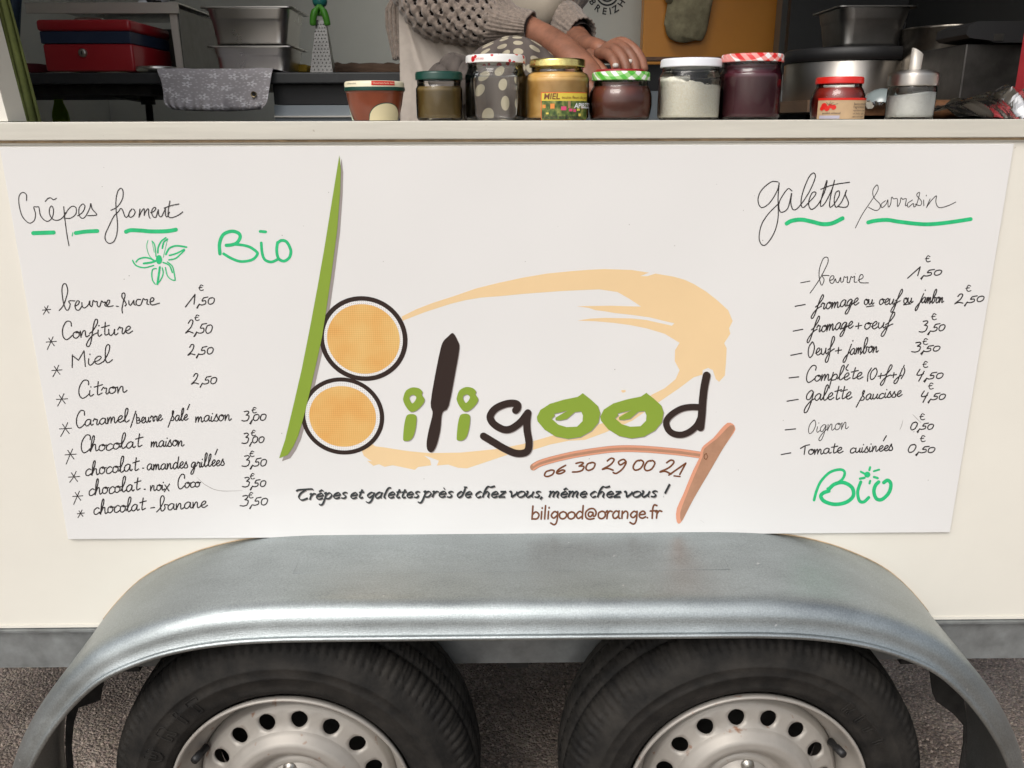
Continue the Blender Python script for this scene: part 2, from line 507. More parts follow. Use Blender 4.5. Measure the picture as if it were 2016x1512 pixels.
def specks(m, sc, c, thr, f=.8):
    """small droppings, scratches and grime spots over a material"""
    n = m.node_tree.nodes; l = m.node_tree.links; b = n["Principled BSDF"]
    src = b.inputs['Base Color'].links[0].from_socket
    tc = n.new("ShaderNodeTexCoord")
    nz = n.new("ShaderNodeTexNoise"); nz.inputs['Scale'].default_value = sc; nz.inputs['Detail'].default_value = 3
    l.new(tc.outputs['Object'], nz.inputs['Vector'])
    r = n.new("ShaderNodeValToRGB")
    r.color_ramp.elements[0].position = thr; r.color_ramp.elements[0].color = (0, 0, 0, 1)
    r.color_ramp.elements[1].position = thr + .03; r.color_ramp.elements[1].color = (f, f, f, 1)
    l.new(nz.outputs[0], r.inputs[0])
    mx = n.new("ShaderNodeMix"); mx.data_type = 'RGBA'
    l.new(r.outputs[0], mx.inputs['Factor']); l.new(src, mx.inputs['A']); mx.inputs['B'].default_value = (*c, 1)
    l.new(mx.outputs['Result'], b.inputs['Base Color'])
def grain(m, sc, lo, hi):
    n = m.node_tree.nodes; l = m.node_tree.links; b = n["Principled BSDF"]
    src = b.inputs['Base Color'].links[0].from_socket
    tc = n.new("ShaderNodeTexCoord")
    nz = n.new("ShaderNodeTexNoise"); nz.inputs['Scale'].default_value = sc; nz.inputs['Detail'].default_value = 2
    l.new(tc.outputs['Object'], nz.inputs['Vector'])
    r = n.new("ShaderNodeValToRGB")
    r.color_ramp.elements[0].position = .3; r.color_ramp.elements[0].color = (lo, lo, lo, 1)
    r.color_ramp.elements[1].position = .7; r.color_ramp.elements[1].color = (hi, hi, hi, 1)
    l.new(nz.outputs[0], r.inputs[0])
    mx = n.new("ShaderNodeMix"); mx.data_type = 'RGBA'; mx.blend_type = 'MULTIPLY'; mx.inputs['Factor'].default_value = 1
    l.new(src, mx.inputs['A']); l.new(r.outputs[0], mx.inputs['B'])
    l.new(mx.outputs['Result'], b.inputs['Base Color'])
grain(m_galv, 420, .84, 1.12)
specks(m_galv, 46, (.72, .73, .72), .735, .7)
specks(m_galv, 120, (.08, .07, .05), .765, .7)
specks(m_cream, 60, (.30, .22, .12), .765, .5)
specks(m_ledge, 70, (.25, .20, .13), .74, .5)
m_rail = M("dull_galvanised_rail", (0.27, 0.285, 0.285), rough=0.5, metal=0.55, var=0.22, vscale=26, rvar=0.08, detail=7)
m_rubber = M("tyre_rubber", (0.0085, 0.008, 0.0075), rough=0.75, spec=0.3, var=0.45, vscale=22, bump=0.0006, bscale=260, col2=(0.027, 0.024, 0.0205), detail=8)
m_black = M("black_plastic", (0.012, 0.012, 0.013), rough=0.5)
m_under = M("dark_underseal", (0.03, 0.028, 0.026), rough=0.85, var=0.4, vscale=30)
m_steel = M("brushed_steel", (0.62, 0.60, 0.57), rough=0.30, metal=1.0, rvar=0.05, vscale=12)
m_wallin = M("interior_wall_laminate", (0.68, 0.68, 0.62), rough=0.4, var=0.05, vscale=4)
m_ink = M("black_marker_ink", (0.022, 0.018, 0.018), rough=0.4)
m_green_ink = M("green_marker_ink", (0.018, 0.50, 0.19), rough=0.4, var=0.14, vscale=90)
m_leaf = M("printed_green", (0.25, 0.36, 0.045), rough=0.25)
m_pdark = M("printed_dark_brown", (0.032, 0.020, 0.017), rough=0.25)
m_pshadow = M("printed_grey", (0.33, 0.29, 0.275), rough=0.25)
m_swoosh = M("printed_batter_yellow", (0.82, 0.60, 0.34), rough=0.25, var=0.03, vscale=5)
m_pbrown = M("printed_brown", (0.17, 0.062, 0.027), rough=0.25)
m_slate = M("printed_slate", (0.028, 0.033, 0.035), rough=0.25)
m_pink = M("printed_terracotta_pink", (0.72, 0.33, 0.21), rough=0.25)
m_tan = M("printed_tan", (0.44, 0.24, 0.15), rough=0.25, var=0.08, vscale=60)

def rim_mat():
    m = M("painted_steel_wheel", (0.37, 0.345, 0.31), rough=0.5, metal=0.3, var=0.1, vscale=16, bump=0.0001, bscale=200, rvar=0.06)
    n = m.node_tree.nodes; l = m.node_tree.links
    b = n["Principled BSDF"]
    src = b.inputs['Base Color'].links[0].from_socket
    tc = n.new("ShaderNodeTexCoord")
    nz = n.new("ShaderNodeTexNoise"); nz.inputs['Scale'].default_value = 48; nz.inputs['Detail'].default_value = 6
    l.new(tc.outputs['Object'], nz.inputs['Vector'])
    r = n.new("ShaderNodeValToRGB")
    r.color_ramp.elements[0].position = 0.65; r.color_ramp.elements[0].color = (0, 0, 0, 1)
    r.color_ramp.elements[1].position = 0.74; r.color_ramp.elements[1].color = (0.85, 0.85, 0.85, 1)
    l.new(nz.outputs[0], r.inputs[0])
    mx = n.new("ShaderNodeMix"); mx.data_type = 'RGBA'
    l.new(r.outputs[0], mx.inputs['Factor'])
    l.new(src, mx.inputs['A'])
    mx.inputs['B'].default_value = (0.22, 0.085, 0.03, 1)
    l.new(mx.outputs['Result'], b.inputs['Base Color'])
    return m
m_rim = rim_mat()
m_nut = M("zinc_bolt", (0.42, 0.40, 0.36), rough=0.35, metal=0.9, var=0.2, vscale=90)

def asphalt():
    m = M("coarse_asphalt", (0.30, 0.245, 0.205), rough=0.9, var=0.4, vscale=70, detail=6)
    n = m.node_tree.nodes; l = m.node_tree.links
    b = n["Principled BSDF"]
    tc = n.new("ShaderNodeTexCoord")
    v = n.new("ShaderNodeTexVoronoi"); v.inputs['Scale'].default_value = 170
    l.new(tc.outputs['Object'], v.inputs['Vector'])
    bp = n.new("ShaderNodeBump"); bp.inputs['Distance'].default_value = 0.004; bp.inputs['Strength'].default_value = 1
    bp.invert = True
    l.new(v.outputs['Distance'], bp.inputs['Height'])
    l.new(bp.outputs[0], b.inputs['Normal'])
    n3 = n.new("ShaderNodeTexNoise"); n3.inputs['Scale'].default_value = 5; n3.inputs['Detail'].default_value = 6
    l.new(tc.outputs['Object'], n3.inputs['Vector'])
    r3 = n.new("ShaderNodeValToRGB"); r3.color_ramp.elements[0].position = .36; r3.color_ramp.elements[0].color = (.55, .52, .50, 1)
    r3.color_ramp.elements[1].position = .62; r3.color_ramp.elements[1].color = (1, 1, 1, 1)
    l.new(n3.outputs[0], r3.inputs[0])
    m3 = n.new("ShaderNodeMix"); m3.data_type = 'RGBA'; m3.blend_type = 'MULTIPLY'; m3.inputs['Factor'].default_value = 1
    l.new(b.inputs['Base Color'].links[0].from_socket, m3.inputs['A']); l.new(r3.outputs[0], m3.inputs['B'])
    l.new(m3.outputs['Result'], b.inputs['Base Color'])
    mx = n.new("ShaderNodeMix"); mx.data_type = 'RGBA'; mx.blend_type = 'MULTIPLY'; mx.inputs['Factor'].default_value = 0.55
    l.new(b.inputs['Base Color'].links[0].from_socket, mx.inputs['A'])
    hv = n.new("ShaderNodeHueSaturation"); hv.inputs['Saturation'].default_value = 0.12; hv.inputs['Value'].default_value = 1.5
    l.new(v.outputs['Color'], hv.inputs['Color'])
    l.new(hv.outputs[0], mx.inputs['B'])
    l.new(mx.outputs['Result'], b.inputs['Base Color'])
    return m
m_asph = asphalt()
m_stone = M("asphalt_chippings", (0.30, 0.245, 0.205), rough=0.85, var=0.45, vscale=55)

# ------------------------------------------------------------ ground
g = G().add([(-150, -150, 0), (150, -150, 0), (150, 150, 0), (-150, 150, 0)], [(0, 1, 2, 3)])
g.make("asphalt_ground", m_asph, kind='structure', smooth=False)
g = G()
for i in range(16070):
    x = random.uniform(-1.35, 1.35); y = random.uniform(0.1, 1.5)
    r = random.uniform(0.0018, 0.0048) if i < 16000 else random.uniform(.007, .013)
    a = random.uniform(0, 6.28)
    v = []
    for k in range(5):
        t = a + k * 1.2566
        rr = r * random.uniform(0.7, 1.2)
        v.append((x + rr * math.cos(t), y + rr * math.sin(t), -0.0005))
    v.append((x + r * 0.2, y, r * random.uniform(0.5, 1.0)))
    g.add(v, [(k, (k + 1) % 5, 5) for k in range(5)])
g.make("asphalt_chippings", m_stone, kind='stuff', smooth=False)

# ------------------------------------------------------------ food trailer
XL, XR = -1.42, 1.22
YB = 1.95
FLOOR, ROOF = 0.50, 2.56
LEDGE = 1.3195
trailer = thing("food_trailer", "cream food trailer with galvanised tandem mudguard, two wheels and an open serving hatch", "food trailer", (0, 0.9, 0))
WT = 0.028
OX0 = P(45, 235, 0.05).x          # left jamb of the serving hatch
OX1 = 0.86
g = G().box((XL, 0.006, 0.494), (XR, 0.006 + WT, 1.2872))
g.make("side_panel", m_cream, trailer, smooth=False)
G().box((XL, 0.0045, 1.2878), (XR, 0.03, 1.2902)).make("lower_trim_strip", m_ledge, trailer, smooth=False)
G().box((XL, 0.0045, 1.2904), (XR, 0.03, 1.2938)).make("sealant_groove", m_groove, trailer, smooth=False)
G().box((XL, -0.004, 1.2940), (XR, 0.235, LEDGE), bev=0.0016).make("counter_ledge", m_ledge, trailer, smooth=False)
G().box((XL, 0.004, 0.4885), (XR, 0.014, 0.4937)).make("bottom_trim_strip", m_cream, trailer, smooth=False)
g = G()
sl_ = -.1 * (2.5 - LEDGE)
g.add([(XL, .010, LEDGE + .001), (OX0, .010, LEDGE + .001), (OX0 + sl_, .010, 2.5), (XL, .010, 2.5), (XL, .06, LEDGE + .001), (OX0, .06, LEDGE + .001), (OX0 + sl_, .06, 2.5), (XL, .06, 2.5)],
      [(0, 1, 2, 3), (7, 6, 5, 4), (1, 5, 6, 2), (0, 3, 7, 4), (3, 2, 6, 7), (0, 4, 5, 1)])
g.make("hatch_jamb", m_cream, trailer, smooth=False)
G().box((OX1 + 0.06, 0.010, LEDGE + 0.001), (XR, 0.07, 2.5)).make("hatch_jamb", m_cream, trailer, smooth=False)
G().box((XL, 0.008, 2.501), (XR, 0.07, ROOF)).make("hatch_header", m_cream, trailer, smooth=False)
G().box((XL, YB, FLOOR), (XR, YB + 0.03, ROOF)).make("back_wall", m_wallin, trailer, smooth=False)
G().box((XL - 0.03, 0.006, FLOOR), (XL - 0.001, YB + 0.03, ROOF)).make("end_wall", m_wallin, trailer, smooth=False)
G().box((XR + 0.001, 0.006, FLOOR), (XR + 0.03, YB + 0.03, ROOF)).make("end_wall", m_dark, trailer, smooth=False)
SKX0, SKX1, SKY0, SKY1 = -0.95, 0.35, 0.55, 1.55         # unseen roof opening, added to brighten the interior
g = G()
g.box((XL - 0.03, -0.01, ROOF + 0.001), (SKX0, YB + 0.03, ROOF + 0.03)).box((SKX1, -0.01, ROOF + 0.001), (XR + 0.03, YB + 0.03, ROOF + 0.03))
g.box((SKX0, -0.01, ROOF + 0.001), (SKX1, SKY0, ROOF + 0.03)).box((SKX0, SKY1, ROOF + 0.001), (SKX1, YB + 0.03, ROOF + 0.03))
g.make("roof", m_wallin, trailer, smooth=False)
G().box((SKX0 + .001, SKY0 + .001, ROOF + 0.01), (SKX1 - .001, SKY1 - .001, ROOF + 0.014)).make("added_roof_light", glass("added_roof_light_glass"), trailer, smooth=False)  # clear pane of the added roof opening that lets more daylight in
G().box((XL, 0.04, FLOOR - 0.02), (XR, YB - 0.001, FLOOR)).make("trailer_floor", m_under, trailer, smooth=False)
# C-section chassis rail under the panel
g = G()
g.box((XL, 0.012, 0.4035), (XR, 0.017, 0.4865)).box((XL, -0.002, 0.4830), (XR, 0.012, 0.4868)).box((XL, 0.0172, 0.4035), (XR, 0.06, 0.4075))
g.make("chassis_rail", m_rail, trailer, smooth=False)
G().box((XL, 1.85, 0.40), (XR, 1.88, 0.49)).make("chassis_rail", m_rail, trailer, smooth=False)

# mudguard --------------------------------------------------
half = [(0.0, .613), (.10, .613), (.20, .613), (.30, .613), (.36, .612), (.42, .608), (.48, .5985), (.535, .583), (.597, .555), (.640, .521), (.680, .478), (.713, .433), (.740, .387), (.762, .335), (.777, .28), (.786, .22), (.788, .16)]
hp = cr(half, 5)
prof = [(-a, b) for a, b in reversed(hp)] + hp[1:]
FX = 0.011
def nrm(i):
    a = prof[max(i - 1, 0)]; b = prof[min(i + 1, len(prof) - 1)]
    dx, dz = b[0] - a[0], b[1] - a[1]
    L = math.hypot(dx, dz)
    return (-dz / L, dx / L)
def fender_section(d):
    """(Y, offset outwards) from the wall over the crown down to the lip"""
    s = [(0.004, d + 0.004), (-0.002, d + 0.0035), (-0.05, d + 0.002), (-0.10, d + 0.001), (-0.155, d), (-0.178, d - 0.0005)]
    R = 0.031
    for k in range(1, 10):
        a = math.radians(90 - k * 9.4)
        s.append((-0.181 - R * 1.12 * math.cos(a), d - R - .0005 + R * math.sin(a)))
    y, o = s[-1]
    s.append((-0.2176, o * 0.6)); s.append((-0.2205, o * 0.25)); s.append((-0.2222, 0.0015))
    return s
def crown(i):
    x = abs(prof[i][0])
    return 0.046 - 0.013 * max(0, min(1, (x - 0.45) / 0.33))
v = []
ns = len(fender_section(0.05))
for i, (x, z) in enumerate(prof):
    n = nrm(i)
    for (y, o) in fender_section(crown(i)):
        v.append((FX + x + n[0] * o, y, z + n[1] * o))
f = [(i * ns + k, i * ns + k + 1, (i + 1) * ns + k + 1, (i + 1) * ns + k) for i in range(len(prof) - 1) for k in range(ns - 1)]
fender = mk("mudguard", v, f, m_galv, trailer)
md = fender.modifiers.new("thick", 'SOLIDIFY'); md.thickness = 0.002; md.offset = 1 if False else -1
lipp = []
for i, (x, z) in enumerate(prof):
    lipp.append((FX + x, -0.2235, z))
G().tube(lipp, 0.0042, 10).make("rolled_lip", m_galv, fender)
# dirt-filled joint where the mudguard meets the panel
jt = []
for i, (x, z) in enumerate(prof):
    n = nrm(i); o = crown(i) + .0042
    if z + n[1] * o > .495:
        jt.append((FX + x + n[0] * o, .0045, z + n[1] * o))
G().tube(jt, .0010, 6).make("joint_sealant", m_groove, fender)
# pressed outline on the crown
def crown_pt(x, y, o=0.0):
    j = min(range(len(prof)), key=lambda i: abs(prof[i][0] + FX - x))
    return (x, y, prof[j][1] + crown(j) + o)
xs = [-0.335, -0.335, 0.335, 0.335, -0.335]
ys = [-0.018, -0.118, -0.118, -0.018, -0.018]
pts = []
for k in range(4):
    for q in range(10):
        t = q / 10
        pts.append((xs[k] + (xs[k + 1] - xs[k]) * t, ys[k] + (ys[k + 1] - ys[k]) * t, 0.613 + 0.046 - 0.0012))
pts.append(pts[0])
G().tube(pts, 0.0024, 10, flat=1.0).make("pressed_outline", m_galv, fender)
# inner cheek plate of the mudguard
def cheek(sgn, inner):
    ids = [i for i in range(len(prof)) if sgn * prof[i][0] > 0.55]
    if sgn < 0:
        ids = ids[::-1]
    ring = []
    for i in ids:
        n = nrm(i); o = crown(i) - 0.004
        ring.append((FX + prof[i][0] + n[0] * o, prof[i][1] + n[1] * o))
    ring += inner[::-1]
    tri = tessellate_polygon([[Vector((a, b, 0)) for a, b in ring]])
    o = mk("mudguard_cheek_plate", [(a, -0.006, b) for a, b in ring], [tuple(t) for t in tri], m_under, fender, smooth=False)
    so = o.modifiers.new("t", 'SOLIDIFY'); so.thickness = 0.003
cheek(1, [(.56, .585), (.66, .53), (.728, .44), (.7323, .4014), (.7462, .3484), (.7552, .3298), (.79, .303), (.813, .277), (.818, .24), (.820, .165)])
cheek(-1, [(-.54, .585), (-.64, .52), (-.70, .43), (-.7082, .398), (-.7247, .347), (-.765, .332), (-.778, .30), (-.790, .25), (-.797, .165)])

# wheels ----------------------------------------------------
WYF = -0.185       # plane of the outer rim flange
def make_wheel(cx, cz, rotdeg, lettering):
    w = bpy.data.objects.new("wheel", None)
    scene.collection.objects.link(w)
    w.parent = trailer
    c = (cx, 0, cz)
    ro = math.radians(rotdeg)
    # tyre
    prf = [(.190, WYF + .006), (.1935, WYF + .001), (.197, WYF - .003), (.203, WYF - .006), (.2045, WYF - .0075), (.2075, WYF - .0068), (.214, WYF - .009), (.224, WYF - .011),
           (.2255, WYF - .0125), (.2275, WYF - .011), (.238, WYF - .010), (.2395, WYF - .0112), (.241, WYF - .0095), (.250, WYF - .006), (.258, WYF + .000), (.2635, WYF + .005), (.2655, WYF + .0055), (.270, WYF + .012),
           (.2745, WYF + .020), (.277, WYF + .030), (.2775, WYF + .0385), (.2715, WYF + .0395), (.2715, WYF + .0445), (.2785, WYF + .0455), (.280, WYF + .07), (.2805, WYF + .0745), (.2735, WYF + .0755), (.2735, WYF + .0805), (.2805, WYF + .0815), (.280, WYF + .11),
           (.2785, WYF + .1165), (.272, WYF + .1175), (.272, WYF + .122), (.277, WYF + .123), (.272, WYF + .142), (.262, WYF + .155), (.24, WYF + .168), (.21, WYF + .165), (.19, WYF + .155)]
    prf = [(r if r < .2 else .2 + (r - .2) * 1.155, h if h < WYF + .1 else WYF + .1 + (h - WYF - .1) * 1.35) for r, h in prf]
    def rf(r, h, t, i):
        k = int(round(t / (2 * PI) * 480))
        if 15 <= i <= 19 and (k % 4 == 0 or (k % 16 == 2 and i > 16)):
            return (r - (0.0045 if i < 18 else 0.0055), h + (0.0030 if i < 18 else 0))
        if (i in (23, 24, 25, 28, 29)) and (k + 2 * i) % 5 == 0:
            return (r - 0.006, h)
        # slight wear and slack of the carcass
        return (r + 0.0005 * math.sin(3 * t + cx * 9), h + 0.0006 * math.sin(5 * t + i))
    ty = G().lathe(prf, c, 480, axis='Y', caps=False, rfun=rf).make("tyre", m_rubber, w)
    # raised maker's ring lettering, worn
    def arc(x, y, o):
        a = math.radians(rotdeg) - x
        r = y
        # sidewall height at radius r
        yy = WYF - 0.0125 - 0.0003 + (abs(r - .2265) * 0.06)
        return Vector((cx + r * math.cos(a), yy - o, cz + r * math.sin(a)))
    for (ch, ang, hh) in lettering:
        a0 = math.radians(ang)
        gl = {'U': [[(0, 1), (0, .25), (.2, 0), (.5, 0), (.7, .25), (.7, 1), (.45, 1), (.45, .35), (.25, .35), (.25, 1), (0, 1)]],
              'R': [[(0, 0), (0, 1), (.55, 1), (.7, .8), (.6, .5), (.75, 0), (.5, 0), (.4, .4), (.25, .4), (.25, 0), (0, 0)]],
              'I': [[(0, 0), (0, 1), (.25, 1), (.25, 0), (0, 0)]],
              'T': [[(.22, 0), (.22, .7), (0, .7), (0, 1), (.75, 1), (.75, .7), (.5, .7), (.5, 0), (.22, 0)]]}[ch]
        gg = G()
        for st in gl:
            pp = []
            for q in range(len(st) - 1):
                for s in range(4):
                    u = s / 4
                    X = st[q][0] + (st[q + 1][0] - st[q][0]) * u; Y_ = st[q][1] + (st[q + 1][1] - st[q][1]) * u
                    a = a0 - X * hh / .225
                    r = .2115 + Y_ * hh
                    yy = WYF - 0.0096 - max(0, min(1, (r - .2115) / .016)) * 0.002 + max(0, (r - .231)) * 0.12
                    pp.append((cx + r * math.cos(a), yy, cz + r * math.sin(a)))
            pp.append(pp[0])
            gg.tube(pp, 0.0010, 5, caps=False)
        gg.make("raised_letter", m_rubber, w)
    # rim: flange, well, dished disc with holes
    fl = [(.1885, WYF + .004), (.1905, WYF - .0015), (.1915, WYF - .005), (.1900, WYF - .0085), (.1872, WYF - .0085), (.1845, WYF - .004), (.1825, WYF + .006), (.178, WYF + .014), (.1745, WYF + .022), (.1665, WYF + .030), (.1600, WYF + .042), (.158, WYF + .13), (.185, WYF + .15)]
    G().lathe(fl, c, 120, axis='Y', caps=False).make("rim", m_rim, w)
    def dish(r):
        k = [(.050, .010), (.056, .009), (.062, .014), (.068, .010), (.076, -.004), (.088, -.013), (.100, -.012), (.110, -.002), (.116, .006), (.124, .0095), (.140, .013), (.150, .018), (.157, .030), (.159, .040)]
        if r <= k[0][0]: return k[0][1]
        for q in range(len(k) - 1):
            if r <= k[q + 1][0]:
                t = (r - k[q][0]) / (k[q + 1][0] - k[q][0]); t = t * t * (3 - 2 * t) * 0.5 + t * 0.5
                return k[q][1] + (k[q + 1][1] - k[q][1]) * t
        return k[-1][1]
    gg = G()
    NH = 16
    r0, r1, rc, rh = .1145, .1455, .130, .0138
    SUB = 8
    nt = NH * SUB
    ringr = [.050, .056, .059, .062, .065, .068, .072, .076, .080, .084, .088, .092, .096, .100, .104, .107, .110, .1125, r0]
    def pt(r, t): return (cx + r * math.cos(t + ro), WYF + .012 + dish(r), cz + r * math.sin(t + ro))
    v = [pt(r, 2 * PI * k / nt) for r in ringr for k in range(nt)]
    gg.add(v, [(i * nt + k, i * nt + (k + 1) % nt, (i + 1) * nt + (k + 1) % nt, (i + 1) * nt + k) for i in range(len(ringr) - 1) for k in range(nt)])
    ringr = [r1, .147, .1485, .150, .1525, .155, .157, .159]
    v = [pt(r, 2 * PI * k / nt) for r in ringr for k in range(nt)]
    gg.add(v, [(i * nt + k, i * nt + (k + 1) % nt, (i + 1) * nt + (k + 1) % nt, (i + 1) * nt + k) for i in range(len(ringr) - 1) for k in range(nt)])
    for hI in range(NH):
        tc = 2 * PI * (hI + 0.5) / NH
        d = 2 * PI / NH
        # cell outline, counter-clockwise, 24 points
        cell = [(r0, tc - d / 2 + d * k / SUB) for k in range(SUB)] + [(r0 + (r1 - r0) * k / 4, tc + d / 2) for k in range(4)] \
             + [(r1, tc + d / 2 - d * k / SUB) for k in range(SUB)] + [(r1 - (r1 - r0) * k / 4, tc - d / 2) for k in range(4)]
        n = len(cell)
        out = []; mid = []; hole = []; back = []
        for (r, t) in cell:
            lx = (t - tc) * rc; ly = r - rc
            a = math.atan2(ly, lx)
            hx, hy = rh * math.cos(a), rh * math.sin(a)
            out.append(pt(r, t))
            mx_, my_ = lx * .35 + hx * .72, ly * .35 + hy * .72
            mid.append(pt(rc + my_, tc + mx_ / rc))
            hole.append(pt(rc + hy, tc + hx / rc))
            q = pt(rc + hy * .93, tc + hx * .93 / rc); back.append((q[0], q[1] + .004, q[2]))
        gg.add(out + mid + hole + back, [(s * n + k, s * n + (k + 1) % n, (s + 1) * n + (k + 1) % n, (s + 1) * n + k) for s in range(3) for k in range(n)])
    gg.make("wheel_disc", m_rim, w)
    G().lathe([(.0495, WYF + .0265), (.048, WYF + .0225), (.030, WYF + .0215), (.0285, WYF + .010), (.026, WYF + .004), (.0, WYF + .002)], c, 48, axis='Y', caps=False).make("hub_plate", m_rim, w)
    G().lathe([(.172, WYF + .155), (.10, WYF + .15), (.02, WYF + .12)], c, 40, axis='Y', caps=False).make("brake_drum", m_under, w)
    for k in range(4):
        a = math.radians((102 if cx < 0 else 82) + 90 * k)
        q = (cx + .0405 * math.cos(a), 0, cz + .0405 * math.sin(a))
        G().lathe([(.011, WYF + .022), (.0105, WYF + .019), (.0078, WYF + .0185), (.0078, WYF + .006), (.0068, WYF + .004), (.0, WYF + .0035)], q, 6 if False else 12, axis='Y', caps=False).make("wheel_bolt", m_nut, w)
    # valve stem
    va = math.radians(152 if cx < 0 else 29)
    b = Vector((cx + .158 * math.cos(va), WYF + .03, cz + .158 * math.sin(va)))
    e = Vector((cx + .166 * math.cos(va), WYF - .004, cz + .166 * math.sin(va)))
    G().tube([b, b.lerp(e, .45), b.lerp(e, .5), e], [.0062, .0052, .0068, .0062], 12).make("valve_stem", m_black, w)
    return w
make_wheel(-0.3465, 0.2975, 5.6, [('U', 158, .026), ('R', 146, .026), ('I', 135, .026), ('T', 128, .026)])
make_wheel(0.3695, 0.2935, -3.3, [('R', 52, .020), ('I', 44, .020), ('T', 39, .020), ('I', 30, .020)])
for x in (-0.347, 0.3695):
    G().tube([(x, 0.03, .285), (x, 1.8, .285)], .026, 16).make("axle", m_under, trailer)

# underbody: unseen longerons and cross members added to shade the ground, far-side wheels
for y in (0.42, 1.45):
    G().box((XL, y, .30), (XR, y + .06, .478)).make("chassis_longeron", m_under, trailer, smooth=False)
for x in (-.72, 0.012, .76):
    G().box((x - .02, .10, .33), (x + .02, 1.84, .478)).make("cross_member", m_under, trailer, smooth=False)
for x in (-0.347, 0.3695):
    G().lathe([(.18, 0), (.25, .0), (.28, .03), (.28, .14), (.25, .17), (.18, .17)], (x, 1.96, .288), 48, axis='Y').make("far_side_wheel", m_rubber, trailer)
# interior fittings that belong to the trailer
m_worktop = M("dark_worktop", (0.035, 0.037, 0.038), rough=0.45, var=0.15, vscale=30)
zt = P(300, 143, .75).z
G().box((XL + .002, 0.75, zt - 0.024), (P(800, 200, .75).x, 1.38, zt), bev=0.003).make("worktop", m_worktop, trailer, smooth=False)
G().box((XL + .002, 0.80, zt - 0.045), (P(300, 200, .8).x, 1.3, zt - 0.0245)).make("worktop_frame", m_under, trailer, smooth=False)
bx0, bx1 = P(540, 200, .78).x, P(800, 200, .78).x
G().box((bx0, 0.78, P(560, 206, .78).z), (bx1, 1.3, zt - 0.0245)).make("black_fascia", m_black, trailer, smooth=False)
m_bluegrey = M("blue_grey_cabinet", (0.30, 0.34, 0.37), rough=0.4, var=0.04, vscale=6)
G().box((bx0, 0.775, 0.6), (bx1, 1.3, P(560, 206.5, .78).z - 0.001)).make("cabinet_front", m_bluegrey, trailer, smooth=False)
G().box((bx0, 0.765, P(560, 231, .765).z), (bx1, 0.7745, P(560, 228, .765).z)).make("cabinet_edge_trim", m_steel, trailer, smooth=False)
a = P(1120, 128, 1.25); b = P(1590, 178, 1.25)
G().box((a.x, 1.25, b.z), (b.x, 1.6, a.z)).make("black_fascia", m_black, trailer, smooth=False)
G().box((a.x, 1.245, 0.6), (b.x, 1.6, b.z - 0.001)).make("cabinet_front", m_bluegrey, trailer, smooth=False)
a = P(1235, 112, 1.2); b = P(1420, 119, 1.2)
G().box((a.x, 1.2, b.z), (b.x, 1.24, a.z)).make("wooden_edge_rail", M("rail_wood", (0.20, 0.10, 0.05), rough=.5, var=.3, vscale=20), trailer, smooth=False)
# orange cupboard door, grey post, dark partition
def orange():
    m = M("orange_cupboard_laminate", (0.78, 0.32, 0.05), rough=0.38, var=0.06, vscale=3)
    return m
a = P(1264, 119, 1.8); b = P(1532, 119, 1.8)
G().box((a.x, 1.8, 1.5), (b.x, 1.86, 2.25), bev=.003).make("cupboard_door", orange(), trailer, smooth=False)
a = P(1531, 119, 1.7); b = P(1547, 119, 1.7)
G().box((a.x, 1.7, 1.30), (b.x, 1.76, 2.25)).make("grey_post", M("grey_aluminium", (.25, .26, .25), rough=.4, metal=.5), trailer, smooth=False)
m_dark = M("charcoal_partition", (0.030, 0.032, 0.033), rough=0.55, var=0.1, vscale=8)
G().box((P(1548, 119, 1.5).x, 1.5, 0.6), (XR - .001, 1.53, 2.25)).make("dark_partition", m_dark, trailer, smooth=False)
a = P(1536, 206, .70)
m_shelf = M("brown_shelf_wood", (0.115, 0.068, 0.038), rough=0.5, var=0.25, vscale=12, stretch=(.2, 1, 3))
G().box((P(1480, 206, .8).x, 0.42, P(1540, 204, .8).z - .022), (XR - .002, 1.49, P(1540, 204, .8).z)).make("wooden_shelf", m_shelf, trailer, smooth=False)

# ------------------------------------------------------------ round sticker on the back wall
st = thing("round_wall_sticker", "round black sticker lettered around its rim on the pale back wall", "sticker", P(1196, -12, YB - .002))
m_blk = M("sticker_black", (0.01, 0.01, 0.01), rough=.4)
sc_ = (P(1196, -11, YB) - P(1196, -12, YB)).length
cS = P(1196, -13, YB)
def stick(ch, ang):
    a = math.radians(ang)
    # letter stands with its foot outwards (below centre)
    def fn(x, y, o):
        lx, lz = x, y
        r = 42 * sc_
        bx_, bz_ = r * math.cos(a), r * math.sin(a)
        up = (-math.cos(a), -math.sin(a)); rt = (-math.sin(a), math.cos(a))
        return Vector((cS.x + bx_ + rt[0] * lx + up[0] * lz, YB - 0.0015, cS.z + bz_ + rt[1] * lx + up[1] * lz))
    font_text(ch, fn, 19 * sc_, "sticker_letter", m_blk, st, align='CENTER', bold=0.0006)
for ch, an in (('B', 208), ('R', 235), ('E', 261), ('I', 281), ('Z', 300), ('H', 328)):
    stick(ch, an)
g = G()
for r_ in (25, 17, 9):
    n = 40
    v = [(cS.x + rr * sc_ * math.cos(2 * PI * k / n), YB - .0012, cS.z + rr * sc_ * math.sin(2 * PI * k / n)) for rr in (r_, r_ - 3.5) for k in range(n)]
    g.add(v, [(k, (k + 1) % n, n + (k + 1) % n, n + k) for k in range(n)])
g.make("sticker_rings", m_blk, st, smooth=False)
# ------------------------------------------------------------ menu board
board = thing("menu_board", "large white menu board with handwritten price lists around a printed brand logo", "sign", (0, 0, 0.972))
g = G().box((-0.7347, 0.0, 0.6586), (0.7350, 0.005, 1.2850), bev=0.0006)
g.make("board_panel", m_board, board, smooth=False)
F0 = px_map(0.0)
def Z(x0, y0, k, pts):
    return [(x0 + a / k, y0 + b / k) for a, b in pts]

